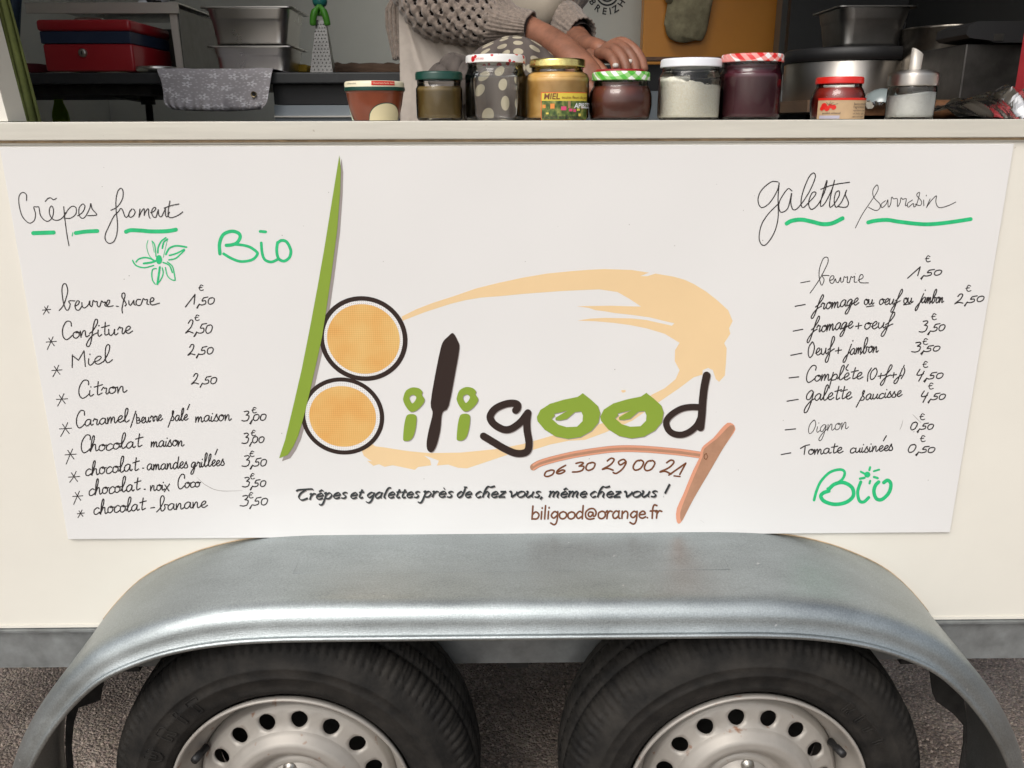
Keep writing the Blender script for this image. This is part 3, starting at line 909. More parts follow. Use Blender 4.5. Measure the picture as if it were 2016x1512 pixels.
# batter swoosh
J = lambda p: Z(780, 500, 2.8, p)
L_ = lambda p: Z(560, 860, 4.032, p)
outer = J([(30,345),(110,305),(200,270),(310,235),(440,190),(560,160),(700,130),(830,108),(960,95),(1060,87),(1150,83),(1300,88),(1393,103),(1345,122),(1385,122),(1430,108),(1530,125),(1590,142),(1640,165),(1710,208),(1770,255),(1830,310),(1855,370),(1835,410),(1842,440),(1808,492),(1822,520),(1818,600),(1812,670),(1780,705),(1762,690),(1745,640),(1720,628),(1690,640),(1688,665),(1640,680),(1560,740),(1465,805),(1400,850),(1300,920),(1150,985),(1040,1025),(950,1030),(850,1050),(760,1078)]) \
  + [(1000,895),(957,909.6),(919.6,922),(902,921),(882,914.6),(860,916.5),(864,907),(845,899.7),(835,897),(847,906),(849,916),(823,919.5),(816.7,925),(790.7,919.5),(773,916),(757,919),(746,914),(735,917),(722.5,907),(733,908),(726,904.6),(716,897),(712,886),(700,870),(730,872),(738.6,878.6),(758,881),(783,885),(808,888.5),(845,892),(907,891),(981.6,883.6),(1030,874)] \
  + J([(900,990),(1050,955),(1150,930),(1250,880),(1330,830),(1410,775),(1480,740),(1540,690),(1562,640),(1535,590),(1537,530),(1562,490),(1480,440),(1380,410),(1290,392),(1200,380),(1100,371),(1000,367),(1070,356),(1150,352),(1300,355),(1380,364),(1450,380),(1520,395),(1533,382),(1500,375),(1400,350),(1300,336),(1200,325),(1150,316),(1100,310),(1060,297),(995,288),(1180,285),(1350,290),(1290,250),(1220,210),(1120,195),(1000,200),(900,205),(700,220),(580,232),(470,240),(380,255),(300,275),(160,320),(35,368)])
ink = Ink(F0, 0.0003)
ink.fill([outer], smooth=False)
ink.fill([Z(780, 500, 2.8, [(1240,752),(1262,750),(1264,760),(1248,764)])])
ink.make("batter_swirl_print", m_swoosh, board)

# leaf blade
blade = [(668,306),(671,334),(669.6,377),(664,451),(652,543),(642,612),(633.6,665),(625,705),(611,767),(599,817),(587,858),(577,880),(566,896),(549.5,902),(554,888),(561,867),(577.6,798),(594,727),(611,641),(626,560),(639,486),(655,386)]
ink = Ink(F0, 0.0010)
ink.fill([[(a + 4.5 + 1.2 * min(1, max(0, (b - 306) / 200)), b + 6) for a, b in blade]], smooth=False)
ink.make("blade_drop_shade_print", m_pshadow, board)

# pans with a pancake
def mesh_mat():
    m = bpy.data.materials.new("printed_dotted_white"); m.use_nodes = True
    n = m.node_tree.nodes; l = m.node_tree.links; b = n["Principled BSDF"]
    tc = n.new("ShaderNodeTexCoord"); v = n.new("ShaderNodeTexVoronoi")
    v.inputs['Randomness'].default_value = 0; v.inputs['Scale'].default_value = 330
    l.new(tc.outputs['Object'], v.inputs['Vector'])
    r = n.new("ShaderNodeValToRGB")
    r.color_ramp.elements[0].position = .22; r.color_ramp.elements[0].color = (.45, .42, .39, 1)
    r.color_ramp.elements[1].position = .34; r.color_ramp.elements[1].color = (.80, .79, .77, 1)
    l.new(v.outputs['Distance'], r.inputs[0]); l.new(r.outputs[0], b.inputs['Base Color'])
    b.inputs['Roughness'].default_value = .25
    return m
def crepe_mat():
    m = bpy.data.materials.new("printed_pancake"); m.use_nodes = True
    n = m.node_tree.nodes; l = m.node_tree.links; b = n["Principled BSDF"]
    tc = n.new("ShaderNodeTexCoord")
    nz = n.new("ShaderNodeTexNoise"); nz.inputs['Scale'].default_value = 16; nz.inputs['Detail'].default_value = 3
    l.new(tc.outputs['Object'], nz.inputs['Vector'])
    r = n.new("ShaderNodeValToRGB")
    r.color_ramp.elements[0].position = .35; r.color_ramp.elements[0].color = (.77, .42, .13, 1)
    r.color_ramp.elements[1].position = .65; r.color_ramp.elements[1].color = (.80, .53, .20, 1)
    l.new(nz.outputs[0], r.inputs[0])
    prev = r.outputs[0]
    for d in ('X', 'Z'):
        w = n.new("ShaderNodeTexWave"); w.bands_direction = d; w.inputs['Scale'].default_value = 95
        l.new(tc.outputs['Object'], w.inputs['Vector'])
        rr = n.new("ShaderNodeValToRGB")
        rr.color_ramp.elements[0].position = .0; rr.color_ramp.elements[0].color = (.90, .86, .80, 1)
        rr.color_ramp.elements[1].position = .35; rr.color_ramp.elements[1].color = (1, 1, 1, 1)
        l.new(w.outputs['Fac'], rr.inputs[0])
        mx = n.new("ShaderNodeMix"); mx.data_type = 'RGBA'; mx.blend_type = 'MULTIPLY'; mx.inputs['Factor'].default_value = 1
        l.new(prev, mx.inputs['A']); l.new(rr.outputs[0], mx.inputs['B']); prev = mx.outputs['Result']
    l.new(prev, b.inputs['Base Color']); b.inputs['Roughness'].default_value = .25
    return m
m_dots, m_crepe = mesh_mat(), crepe_mat()
def ell(cx, cy, rx, ry, tilt=0.0, n=72):
    return [(cx + rx * math.cos(2 * PI * k / n) + tilt * ry * math.sin(2 * PI * k / n), cy + ry * math.sin(2 * PI * k / n)) for k in range(n)]
for (cx, cy, rx, ry, rx2, ry2, rx3, ry3) in ((715.5, 666.5, 86.8, 83.5, 77.5, 74.5, 71.6, 68.6), (674.5, 819, 81.8, 76, 73.3, 67.8, 65.8, 59.8)):
    t = .05
    ink = Ink(F0, 0.0016); ink.fill([ell(cx, cy, rx, ry, t)], smooth=False); pan = ink.make("pan_ring_print", m_pdark, board)
    ink = Ink(F0, 0.0019); ink.fill([ell(cx, cy, rx2, ry2, t)], smooth=False); ink.make("pan_rim_dots_print", m_dots, board)
    ink = Ink(F0, 0.0022); ink.fill([ell(cx, cy + .8, rx3, ry3, t)], smooth=False); ink.make("pancake_print", m_crepe, board)
ink = Ink(F0, 0.0027)
ink.fill([blade], smooth=False); ink.make("green_blade_print", m_leaf, board)

# brand letters
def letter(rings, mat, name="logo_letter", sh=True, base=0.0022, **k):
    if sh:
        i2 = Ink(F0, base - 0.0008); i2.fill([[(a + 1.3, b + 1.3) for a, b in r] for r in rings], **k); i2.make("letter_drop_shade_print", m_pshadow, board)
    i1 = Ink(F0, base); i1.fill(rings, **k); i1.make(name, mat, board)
I_ = lambda p, dx=0, dy=0: Z(530, 560, 4.2, [(a + dx, b + dy) for a, b in p])
for dx, dy in ((0, 0), (443, -3)):
    letter([I_([(1110,930),(1130,880),(1180,852),(1240,860),(1268,890),(1262,912),(1285,950),(1270,990),(1220,1040),(1170,1053),(1130,1010),(1108,960)], dx, dy),
            I_([(1160,930),(1190,912),(1215,930),(1210,955),(1185,983),(1165,960)], dx, dy)], m_leaf)
    letter([I_([(1145,1078),(1170,1072),(1200,1075),(1218,1097),(1212,1180),(1190,1260),(1155,1292),(1115,1292),(1107,1270),(1115,1170),(1130,1100)], dx, dy)], m_leaf)
letter([I_([(1520,402),(1560,470),(1572,530),(1540,720),(1485,1000),(1440,1050),(1425,1090),(1415,1200),(1390,1310),(1360,1375),(1330,1387),(1305,1360),(1302,1300),(1320,1200),(1345,1100),(1350,1050),(1335,980),(1370,760),(1415,540),(1440,470),(1480,430)])], m_pdark)
K_ = lambda p, dx=0, dy=0: Z(930, 720, 3.665, [(a + dx, b + dy) for a, b in p])
for dx, dy in ((0, 0), (458, -3)):
    letter([K_([(465,370),(490,320),(560,275),(660,245),(760,225),(797,198),(850,240),(905,290),(922,340),(910,410),(860,470),(780,515),(690,528),(600,510),(520,460),(470,400)], dx, dy),
            K_([(572,383),(595,360),(590,348),(690,323),(650,345),(600,375),(600,392),(632,395),(680,385),(740,335),(785,330),(798,360),(795,400),(755,440),(680,443),(620,425)], dx, dy)], m_leaf, n=1, smooth=False)
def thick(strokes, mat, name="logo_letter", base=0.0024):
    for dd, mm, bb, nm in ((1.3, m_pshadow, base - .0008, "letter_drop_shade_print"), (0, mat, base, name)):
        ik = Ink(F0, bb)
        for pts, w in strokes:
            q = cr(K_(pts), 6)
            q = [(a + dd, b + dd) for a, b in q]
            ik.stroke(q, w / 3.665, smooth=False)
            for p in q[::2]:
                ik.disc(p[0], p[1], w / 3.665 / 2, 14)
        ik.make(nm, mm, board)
thick([([(312,322),(325,305),(322,278),(280,270),(220,283),(160,315),(128,365),(145,410),(190,445),(240,462),(290,450),(350,405),(385,360),(400,340)], 52),
       ([(400,340),(393,400),(395,470),(408,550),(400,610),(360,632),(300,628),(220,592),(150,550),(80,508)], 52)], m_pdark)
thick([([(1690,70),(1672,160),(1662,250),(1655,350),(1645,445)], 56), ([(1640,300),(1580,298),(1510,310),(1440,350),(1400,400),(1410,455),(1450,490),(1510,498),(1570,475),(1620,430),(1645,380)], 46)], m_pdark)

# batter rake
ik = Ink(F0, 0.0012)
q = cr(K_([(440,732),(480,708),(560,682),(700,648),(800,630),(900,615),(1000,603),(1100,598),(1200,600),(1300,606),(1480,622),(1560,632),(1650,645)]), 5)
ik.stroke(q, 13.5, smooth=False)
for p in q: ik.disc(p[0], p[1], 6.75, 14)
ik.make("rake_handle_print", m_tan, board)
ik = Ink(F0, 0.0015)
ik.stroke([(a, b - 4.2) for a, b in q], 4.0, smooth=False)
ik.stroke([(a, b + 4.8) for a, b in q], 3.0, smooth=False)
ik.make("rake_handle_edge_print", m_pink, board)
ik = Ink(F0, 0.0018)
ik.fill([K_([(1840,412),(1880,420),(1897,450),(1885,485),(1800,610),(1700,780),(1600,950),(1520,1110),(1485,1140),(1470,1100),(1475,1030),(1520,930),(1590,760),(1640,660),(1650,610),(1670,575),(1740,520),(1790,460)])], n=2)
ik.make("rake_blade_edge_print", m_pink, board)
ik = Ink(F0, 0.0021)
ik.fill([K_([(1862,430),(1893,455),(1800,612),(1700,784),(1600,954),(1520,1105),(1505,1120),(1500,1060),(1535,960),(1600,800),(1660,660),(1672,600),(1760,530),(1810,480)])], n=2)
ik.make("rake_blade_print", m_tan, board)
ik = Ink(F0, 0.0026)
ik.stroke(K_([(1690,632),(1674,645),(1674,668),(1688,676)]), 1.4)
ik.stroke(K_([(1690,640),(1698,655),(1690,672)]), 1.2)
ik.make("rake_bolt_print", m_pbrown, board)

# phone number, slogan, address
ik = Ink(F0, 0.0012)
for t, x0, y0, x1, y1, h in (("06", 515, 806, 685, 768, 50), ("30", 728, 770, 893, 748, 66), ("29", 938, 748, 1100, 760, 84), ("00", 1148, 752, 1312, 760, 92), ("21", 1355, 768, 1510, 798, 98)):
    (a, b), (c, d) = K_([(x0, y0), (x1, y1)])
    write(ik, DG, t, a, b, c, d, h / 3.665, 3.4, slant=.28, jit=.01)
ik.stroke(K_([(1455, 795), (1498, 800)]), 3.0)
ik.make("phone_number_print", m_pbrown, board)
ital = 0.30
words = [("Cr\u00eapes", 585, 985, 684, 980.5), ("et", 688, 981.5, 715, 980.5), ("gaLettes", 721, 981, 826, 979.5), ("pr\u00e8s", 832, 979, 892, 979), ("De", 898, 979.5, 928, 979.5),
         ("cHez", 934, 979.5, 995, 979), ("vous,", 1001, 979, 1072, 979), ("m\u00eame", 1079, 979, 1155, 979), ("cHez", 1160, 979, 1222, 979), ("vous", 1227, 979, 1294, 978), ("!", 1299, 978, 1318, 978)]
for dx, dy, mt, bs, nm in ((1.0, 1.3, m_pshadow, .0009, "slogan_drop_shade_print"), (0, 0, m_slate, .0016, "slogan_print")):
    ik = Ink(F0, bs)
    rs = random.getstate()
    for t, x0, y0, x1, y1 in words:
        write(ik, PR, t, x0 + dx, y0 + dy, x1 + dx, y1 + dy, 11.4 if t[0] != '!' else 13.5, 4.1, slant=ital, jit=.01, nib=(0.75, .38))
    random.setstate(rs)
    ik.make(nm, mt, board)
ik = Ink(F0, 0.0012)
write(ik, PR, "biligood@orange.fr", 1046, 1022, 1303, 1020, 14.5, 3.5, slant=.05, jit=.02)
ik.make("email_address_print", m_pbrown, board)

# ---- handwriting: headings traced stroke by stroke
def hand(name, strokes, label, mat=m_ink, base=.0008, blobs=()):
    ik = Ink(F0, base)
    for pts, w in strokes:
        if w > 5:
            q = cr(pts, 6)
            ik.stroke(q, w, smooth=False)
            for p in q[::2]: ik.disc(p[0], p[1], w / 2, 12)
        else:
            ik.stroke(pts, w, n=6)
    for (x, y, rx, ry) in blobs:
        ik.disc(x, y, rx, 16, ry)
    return ik.make(name, mat, board, label=label)
A = lambda p: Z(0, 350, 5.04, p)
W1 = 1.9
hand("handwritten_heading", [(A(s), W1) for s in (
 [(262,225),(262,170),(225,145),(190,180),(188,260),(215,370),(260,430),(300,450),(340,420),(352,360),(335,292),(360,290),(385,292),(400,370),(440,420),(480,430),(520,390),(530,320),(512,280),(490,310),(495,370),(530,415),(580,420),(625,390),(650,345)],
 [(632,285),(640,380),(660,540),(684,675)], [(640,375),(680,310),(720,282),(755,300),(750,360),(700,400),(635,400)],
 [(770,378),(820,340),(842,285),(820,260),(785,300),(785,370),(815,402),(850,380),(890,300),(900,255),(915,310),(955,355),(950,372),(870,375)],
 [(448,235),(475,205),(505,200),(530,218),(560,203)],
 [(1100,322),(1160,290),(1210,220),(1222,150),(1205,105),(1170,130),(1150,220),(1152,330),(1165,450),(1160,550),(1130,630),(1080,650),(1045,615),(1045,560),(1080,480),(1130,380),(1175,335),(1195,305),(1215,320),(1240,385),(1265,385),(1290,330),(1310,310)],
 [(1310,308),(1280,350),(1285,390),(1320,380),(1340,340),(1325,310)],
 [(1388,310),(1378,392)], [(1380,385),(1405,330),(1430,308),(1430,375)], [(1430,370),(1450,325),(1472,308),(1475,370),(1487,402)],
 [(1495,345),(1530,330),(1545,300),(1525,295),(1505,330),(1515,380),(1545,390),(1565,330)], [(1570,315),(1575,370),(1600,385),(1630,330),(1640,300),(1642,370),(1660,385),(1680,340)],
 [(1685,230),(1668,330),(1672,385),(1710,394),(1770,370),(1812,338)], [(1628,300),(1700,275),(1775,260)])], "black thin handwritten heading over the left list")
hand("green_underline", [(A([(330,549),(430,546),(532,543)]), 8.2)], "short green marker dash, leftmost under the left heading", m_green_ink)
hand("green_underline", [(A([(752,548),(850,534),(965,528)]), 7.8), (A([(716,578),(722,545)]), 2)], "green marker dash, middle one under the left heading", m_green_ink)
hand("green_underline", [(A([(1250,535),(1300,520),(1400,524),(1500,532),(1650,530),(1745,515)]), 8.0)], "long green marker dash, right one under the left heading", m_green_ink)
hand("flower_drawing", [(A(p), w / 5.04) for p, w in (
 ([(1350,835),(1380,805),(1440,792),(1500,805),(1540,830)],16),([(1315,820),(1350,870),(1430,892),(1525,870)],14),([(1425,850),(1500,840),(1540,825)],20),
 ([(1468,620),(1455,680),(1475,760),(1510,805)],7),([(1508,628),(1535,670),(1548,780)],12),([(1508,628),(1530,740)],6),
 ([(1565,745),(1570,690),(1600,630),(1645,595)],16),([(1610,700),(1625,640),(1662,608)],16),([(1660,620),(1640,700),(1620,790)],6),
 ([(1645,760),(1680,700),(1750,675),(1850,688)],18),([(1680,770),(1750,750),(1828,710)],16),([(1675,815),(1740,800),(1800,750),(1830,720)],14),
 ([(1618,840),(1680,870),(1710,940)],14),([(1660,835),(1710,880),(1730,960),(1738,1015)],12),([(1640,890),(1660,970),(1700,1010),(1738,1018)],11),
 ([(1550,900),(1515,910),(1505,960),(1515,1020),(1540,1055)],12),([(1585,885),(1575,960),(1560,1055)],20),([(1610,895),(1618,950),(1595,1010),(1562,1055)],12))],
 "green marker flower", m_green_ink, blobs=[(1577 / 5.04, 350 + 812 / 5.04, 6.2, 9)])
C_ = lambda p: Z(350, 430, 5.6, p)
hand("green_bio_lettering", [(C_(p), w / 5.6) for p, w in (
 ([(465,390),(460,280),(500,180),(590,142),(665,160),(688,205),(655,265),(600,290),(535,297)],38),([(560,293),(650,287),(780,310),(865,365),(875,400),(820,455),(700,475),(600,445),(505,390)],30),
 ([(920,270),(930,380),(960,455),(1030,480),(1100,452)],30),([(908,143),(968,148)],32),([(1100,265),(1090,350),(1110,440),(1170,470),(1230,430),(1245,350),(1200,260),(1140,243),(1098,275)],32))],
 "green marker word in the upper left of the board", m_green_ink)
E_ = lambda p: Z(1450, 320, 3.665, p)
hand("handwritten_heading", [(E_(s), 2.1) for s in (
 [(300,140),(250,140),(180,200),(155,270),(180,325),(240,290),(295,200),(308,145),(300,250),(300,400),(270,510),(215,590),(180,590),(163,540),(180,450),(230,370),(310,290)],
 [(400,205),(370,190),(320,260),(305,310),(320,358),(370,330),(398,220),(392,290),(410,340),(450,320),(520,220),(568,110),(555,75),(520,110),(480,210),(465,290),(480,325),(520,290),(565,240),(572,215),(545,220),(520,290),(540,338),(590,300),(640,200),(652,128),(615,250),(607,315),(640,290),(690,190),(708,125),(680,240),(672,318),(700,305),(740,240),(740,205),(715,220),(705,280),(720,322),(760,280),(795,200),(785,230),(808,290),(790,322),(735,318)],
 [(608,192),(700,160),(816,142)])], "thick black handwritten heading word over the right list")
hand("handwritten_heading", [(E_(s), 1.5) for s in (
 [(858,472),(910,370),(1010,220),(1022,175),(1010,163),(985,200),(990,250),(1035,300),(1030,335),(1000,345),(952,322)],
 [(1075,275),(1045,300),(1050,325),(1080,300),(1092,268),(1095,320),(1112,300),(1120,250),(1135,262),(1160,262),(1162,318),(1180,290),(1187,255),(1200,265),(1225,262),(1218,310),(1235,305)],
 [(1270,270),(1235,295),(1240,322),(1275,295),(1280,320),(1300,300),(1322,218),(1300,235),(1335,280),(1325,310),(1290,300)], [(1350,270),(1352,312)], [(1370,235),(1369,241)],
 [(1397,262),(1370,325)], [(1375,318),(1405,275),(1442,240),(1438,280),(1450,315),(1475,325),(1530,310),(1582,285)])], "thin black handwritten heading word at the far right")
hand("green_underline", [(E_([(362,440),(400,420),(470,412),(550,428),(620,444),(690,438),(765,402)]), 8.2)], "wavy green underline, left one under the right heading", m_green_ink)
hand("green_underline", [(E_([(950,432),(1000,420),(1090,414),(1180,428),(1350,445),(1500,436),(1690,408)]), 7.8)], "wavy green underline, long one under the right heading", m_green_ink)
G_ = lambda p: Z(1500, 700, 4.48, p)
hand("green_bio_lettering", [(G_(p), w / 4.48) for p, w in (
 ([(460,1275),(480,1200),(520,1110),(600,1030),(690,1005),(730,1030),(710,1090),(640,1140),(580,1175)],24),([(590,1180),(640,1135),(720,1120),(795,1165),(805,1240),(740,1295),(640,1312),(550,1285),(520,1240),(545,1210),(590,1195)],33),
 ([(872,1115),(845,1200),(860,1280),(900,1290),(942,1252)],28),([(1075,1120),(1110,1100),(1138,1135),(1120,1210),(1060,1268),(1010,1262),(988,1200),(1002,1145),(1030,1115)],32),
 ([(872,1024),(905,1042)],18),([(955,985),(948,1010)],20),([(987,1020),(1035,1006)],17),([(865,1086),(905,1078)],21),([(988,1071),(1022,1081)],21),([(955,1105),(949,1128)],20))],
 "green marker word with a little sun for its dot, lower right of the board", m_green_ink, blobs=[(1500 + 930 / 4.48, 700 + 1050 / 4.48, 6.0, 6.0)])

# ---- handwriting: the two lists
WI = 2.3
def line(text, x0, y0, x1, y1, h, slant=.12, w=WI, label=None, name="handwritten_words", extra=()):
    ik = Ink(F0, .0008)
    write(ik, SC, text, x0, y0, x1, y1, h, w, slant=slant, jit=.035)
    for e in extra: ik.stroke(e, w)
    ik.make(name, m_ink, board, label=label)
def star(x, y, r=9, tail=6):
    ik = Ink(F0, .0008)
    ik.stroke([(x - r, y + .5), (x + r, y - 1)], 1.7)
    ik.stroke([(x + r * .35, y - r), (x - r * .1, y), (x - r * .8, y + r * .6 + tail)], 1.7)
    ik.stroke([(x - r * .5, y - r * .75), (x, y), (x + r * .6, y + r * .8)], 1.7)
    ik.make("star_bullet", m_ink, board)
for (x, y, r, t) in ((91.7, 610, 8, 4), (101, 673, 10, 9), (112, 729, 10, 7), (122, 786, 11, 7), (129, 844, 12, 8), (139, 895, 11, 12), (146, 939, 11, 4), (153, 977, 10, 10), (159, 1011, 7, 4)):
    star(x, y, r, t)
B_ = lambda p: Z(50, 560, 5.04, p)
hand("handwritten_words", [(B_(s), 2.2) for s in (
 [(335,258),(380,200),(418,80),(412,20),(395,-8),(372,5),(362,60),(375,170),(400,245),(425,252),(444,200),(430,165),(490,163)],
 [(490,215),(520,200),(535,172),(515,163),(494,200),(500,245),(530,255),(560,215)], [(560,180),(565,220),(590,232),(625,200),(638,162),(640,205),(660,216),(672,160),(690,172),(712,170),(712,205),(735,222),(755,165),(770,178),(795,175),(787,205),(805,215),(830,185),(835,158),(815,160),(805,195),(820,220),(870,212)],
 [(902,216),(922,218)],
 [(962,282),(958,240),(972,170),(988,110),(978,84),(958,95),(960,130),(985,165),(1000,195),(988,212)], [(1025,162),(1028,195),(1045,205),(1070,165)], [(1076,158),(1077,195),(1092,204)], [(1142,150),(1110,150),(1096,185),(1115,208),(1145,200),(1168,142),(1185,152),(1210,150),(1205,190),(1225,200)],
 [(1235,175),(1270,160),(1270,135),(1248,135),(1236,170),(1255,203),(1330,185)])], "black handwritten words, first of the left list")
line("Confiture", 124, 668, 260, 656, 13.5, slant=.05)
line("Miel", 143, 724, 221, 713, 14.5, slant=.1)
line("Citron", 155, 783, 250, 771, 13.5, slant=.12)
line("Caramel", 150, 841, 254, 830, 12.5, slant=.12)
line("/", 258, 836, 266, 836, 12)
line("Beurre", 268, 834, 320, 828, 11, slant=.05)
line("Sal\u00e9", 335, 829, 370, 827, 11)
line("maison", 384, 831, 455, 828, 11.5)
line("Chocolat", 159, 891, 279, 880, 12.8, slant=.15)
line("maison", 296, 880, 362, 878, 11.5)
line("chocolat", 167, 937, 272, 926, 13.5, slant=.15)
line(".", 279, 925, 285, 925, 10)
line("amandes", 289, 926, 370, 921, 11.5)
line("grill\u00e9es", 376, 921, 442, 916, 11)
line("chocolat", 174, 976, 275, 965, 13.5, slant=.15)
line(".", 282, 966, 288, 966, 10)
line("noix", 295, 967, 334, 964, 11)
line("Coco", 350, 961, 394, 959, 10.5, slant=.1)
line("chocolat", 184, 1013, 285, 1004, 13, slant=.15)
line("-", 295, 1004, 305, 1004, 10)
line("banane", 313, 1006, 408, 998, 12)
# right list
H_ = lambda p: Z(1530, 490, 4.48, p)
hand("handwritten_words", [(H_(s), 1.7) for s in (
 [(208,299),(290,284)], [(290,390),(370,275),(440,140),(450,90),(435,72),(405,90),(375,170),(370,240),(385,310),(400,315),(414,270),(400,237),(458,235)],
 [(462,280),(495,265),(500,240),(478,240),(463,270),(472,300),(495,300),(513,262),(520,288),(540,295),(560,250),(562,290),(580,288),(592,245),(605,252),(622,245),(618,290),(637,295),(652,245),(665,252),(685,243),(680,290),(705,292)],
 [(715,277),(755,255),(755,230),(735,230),(722,265),(735,297),(805,299)])], "thin black handwritten word, first of the right list")
line("-", 1563, 609, 1589, 606, 13)
line("fromage", 1604, 611, 1690, 600, 12.5, slant=.32)
line("ou", 1701, 600, 1720, 599, 10.5, w=2.3, extra=[[(1706, 604), (1720, 602)]])
line("oeuf", 1730, 600, 1771, 598, 11.5, slant=.25, w=2.2)
line("ou", 1778, 597, 1797, 596, 10.5, w=2.3, extra=[[(1779, 600), (1793, 598)]])
line("jambon", 1808, 597, 1857, 596, 11, slant=.3)
line("-", 1558, 658, 1583, 655, 13)
line("fromage", 1596, 656, 1679, 645, 12.5, slant=.32)
line("+", 1683, 647, 1698, 646, 13)
line("oeuf", 1701, 649, 1756, 644, 13, slant=.25)
line("-", 1553, 706, 1582, 702, 13)
line("Oeuf", 1591, 703, 1642, 693, 13, slant=.2)
line("+", 1643, 697, 1658, 696, 13)
line("jambon", 1666, 699, 1728, 693, 12, slant=.3)
line("-", 1550, 750, 1575, 749, 13)
line("Compl\u00e8te", 1586, 752, 1697, 746, 12.5, slant=.25)
line("(O+f+j)", 1705, 747, 1782, 742, 10.5, slant=.2)
line("-", 1546, 795, 1575, 792, 13)
line("Galette", 1586, 790, 1676, 785, 13, slant=.22)
line("Saucisse", 1692, 789, 1775, 780, 10.5, slant=.28)
line("-", 1541, 852, 1568, 851, 13)
line("Oignon", 1591, 853, 1670, 844, 13, slant=.25, w=1.5)
line("-", 1535, 900, 1560, 897, 13)
line("Tomate", 1579, 895, 1659, 892, 10.5, slant=.12)
line("cuisin\u00e9es", 1673, 892, 1758, 887, 10.5, slant=.2)
def price(text, x0, y0, x1, y1, h, euro, slant=.15, eh=12):
    ik = Ink(F0, .0008)
    # the first figure stands tall, the cents after the comma are smaller
    k = .84 if slant < .3 else .74
    fx = (x1 - x0) * .30; fy = (y1 - y0) * .30
    write(ik, DG, text[0], x0, y0, x0 + fx, y0 + fy, h * 1.08, 2.4, slant=slant, jit=.02)
    write(ik, DG, text[1:], x0 + fx * 1.08, y0 + fy, x1, y1, h * k, 2.3, slant=slant, jit=.02)
    ik.stroke([(x0 + fx * 1.35, y0 + fy - 1), (x0 + fx * 1.12, y0 + fy + 6)], 2.3)
    if euro:
        ex, ey = euro[0] + 1, euro[1] - 2.5
        for s in EURO:
            ik.stroke([(ex + (a - .45) * eh * .95, ey + (.5 - b) * eh) for a, b in s], 1.9, n=4)
    ik.make("handwritten_price", m_ink, board)
for a in (("1,50", 370, 602, 424, 598, 19, (395, 569)), ("2,50", 365, 656, 419, 656, 24, (387, 628)), ("2,50", 370, 700, 421, 696, 19, None), ("2,50", 377, 757, 428, 755, 19, None),
          ("3,00", 477, 829, 525, 828, 18, (499.5, 810)), ("3,00", 477, 873, 521, 871, 18, (498, 855)), ("3,50", 477, 918, 526, 917, 19, (495, 896)),
          ("3,50", 478, 959, 524, 958, 17, (496, 940)), ("3,50", 474, 996, 528, 994, 19, (493, 977.5))):
    price(*a, eh=11)
for a in (("1,50", 1793, 545, 1855, 541, 17, (1826, 512)), ("2,50", 1880, 598, 1938, 593, 17, (1906, 570)), ("3,50", 1811, 654, 1861, 651, 20, (1838, 626)), ("3,50", 1796, 693, 1851, 691, 17, (1821, 675)),
          ("4,50", 1802, 747, 1857, 745, 18, (1821, 720)), ("4,50", 1811, 788, 1862, 786, 18, (1832, 762.5)), ("0,50", 1791, 846, 1838, 845, 17, (1815, 823)), ("0,50", 1786, 891, 1841, 891, 18, (1816, 866))):
    price(*a, slant=.32, eh=12)
# scuffs left by the wiped pen
ik = Ink(F0, .0006)
for s in ([(1796, 815), (1805, 824), (1814, 833)], [(1778, 826), (1775, 838), (1771, 847)], [(388, 940), (405, 955), (432, 966), (478, 966)], [(1378, 1023), (1386, 1029)]):
    ik.stroke(s, .9, taper=.8)
for i in range(34):
    x = random.uniform(60, 1880); y = random.uniform(310, 1035)
    ik.disc(x, y, random.uniform(.5, 1.1), 6)
ik.make("pen_scuffs", M("scuff_grey", (.30, .28, .26), rough=.5), board)
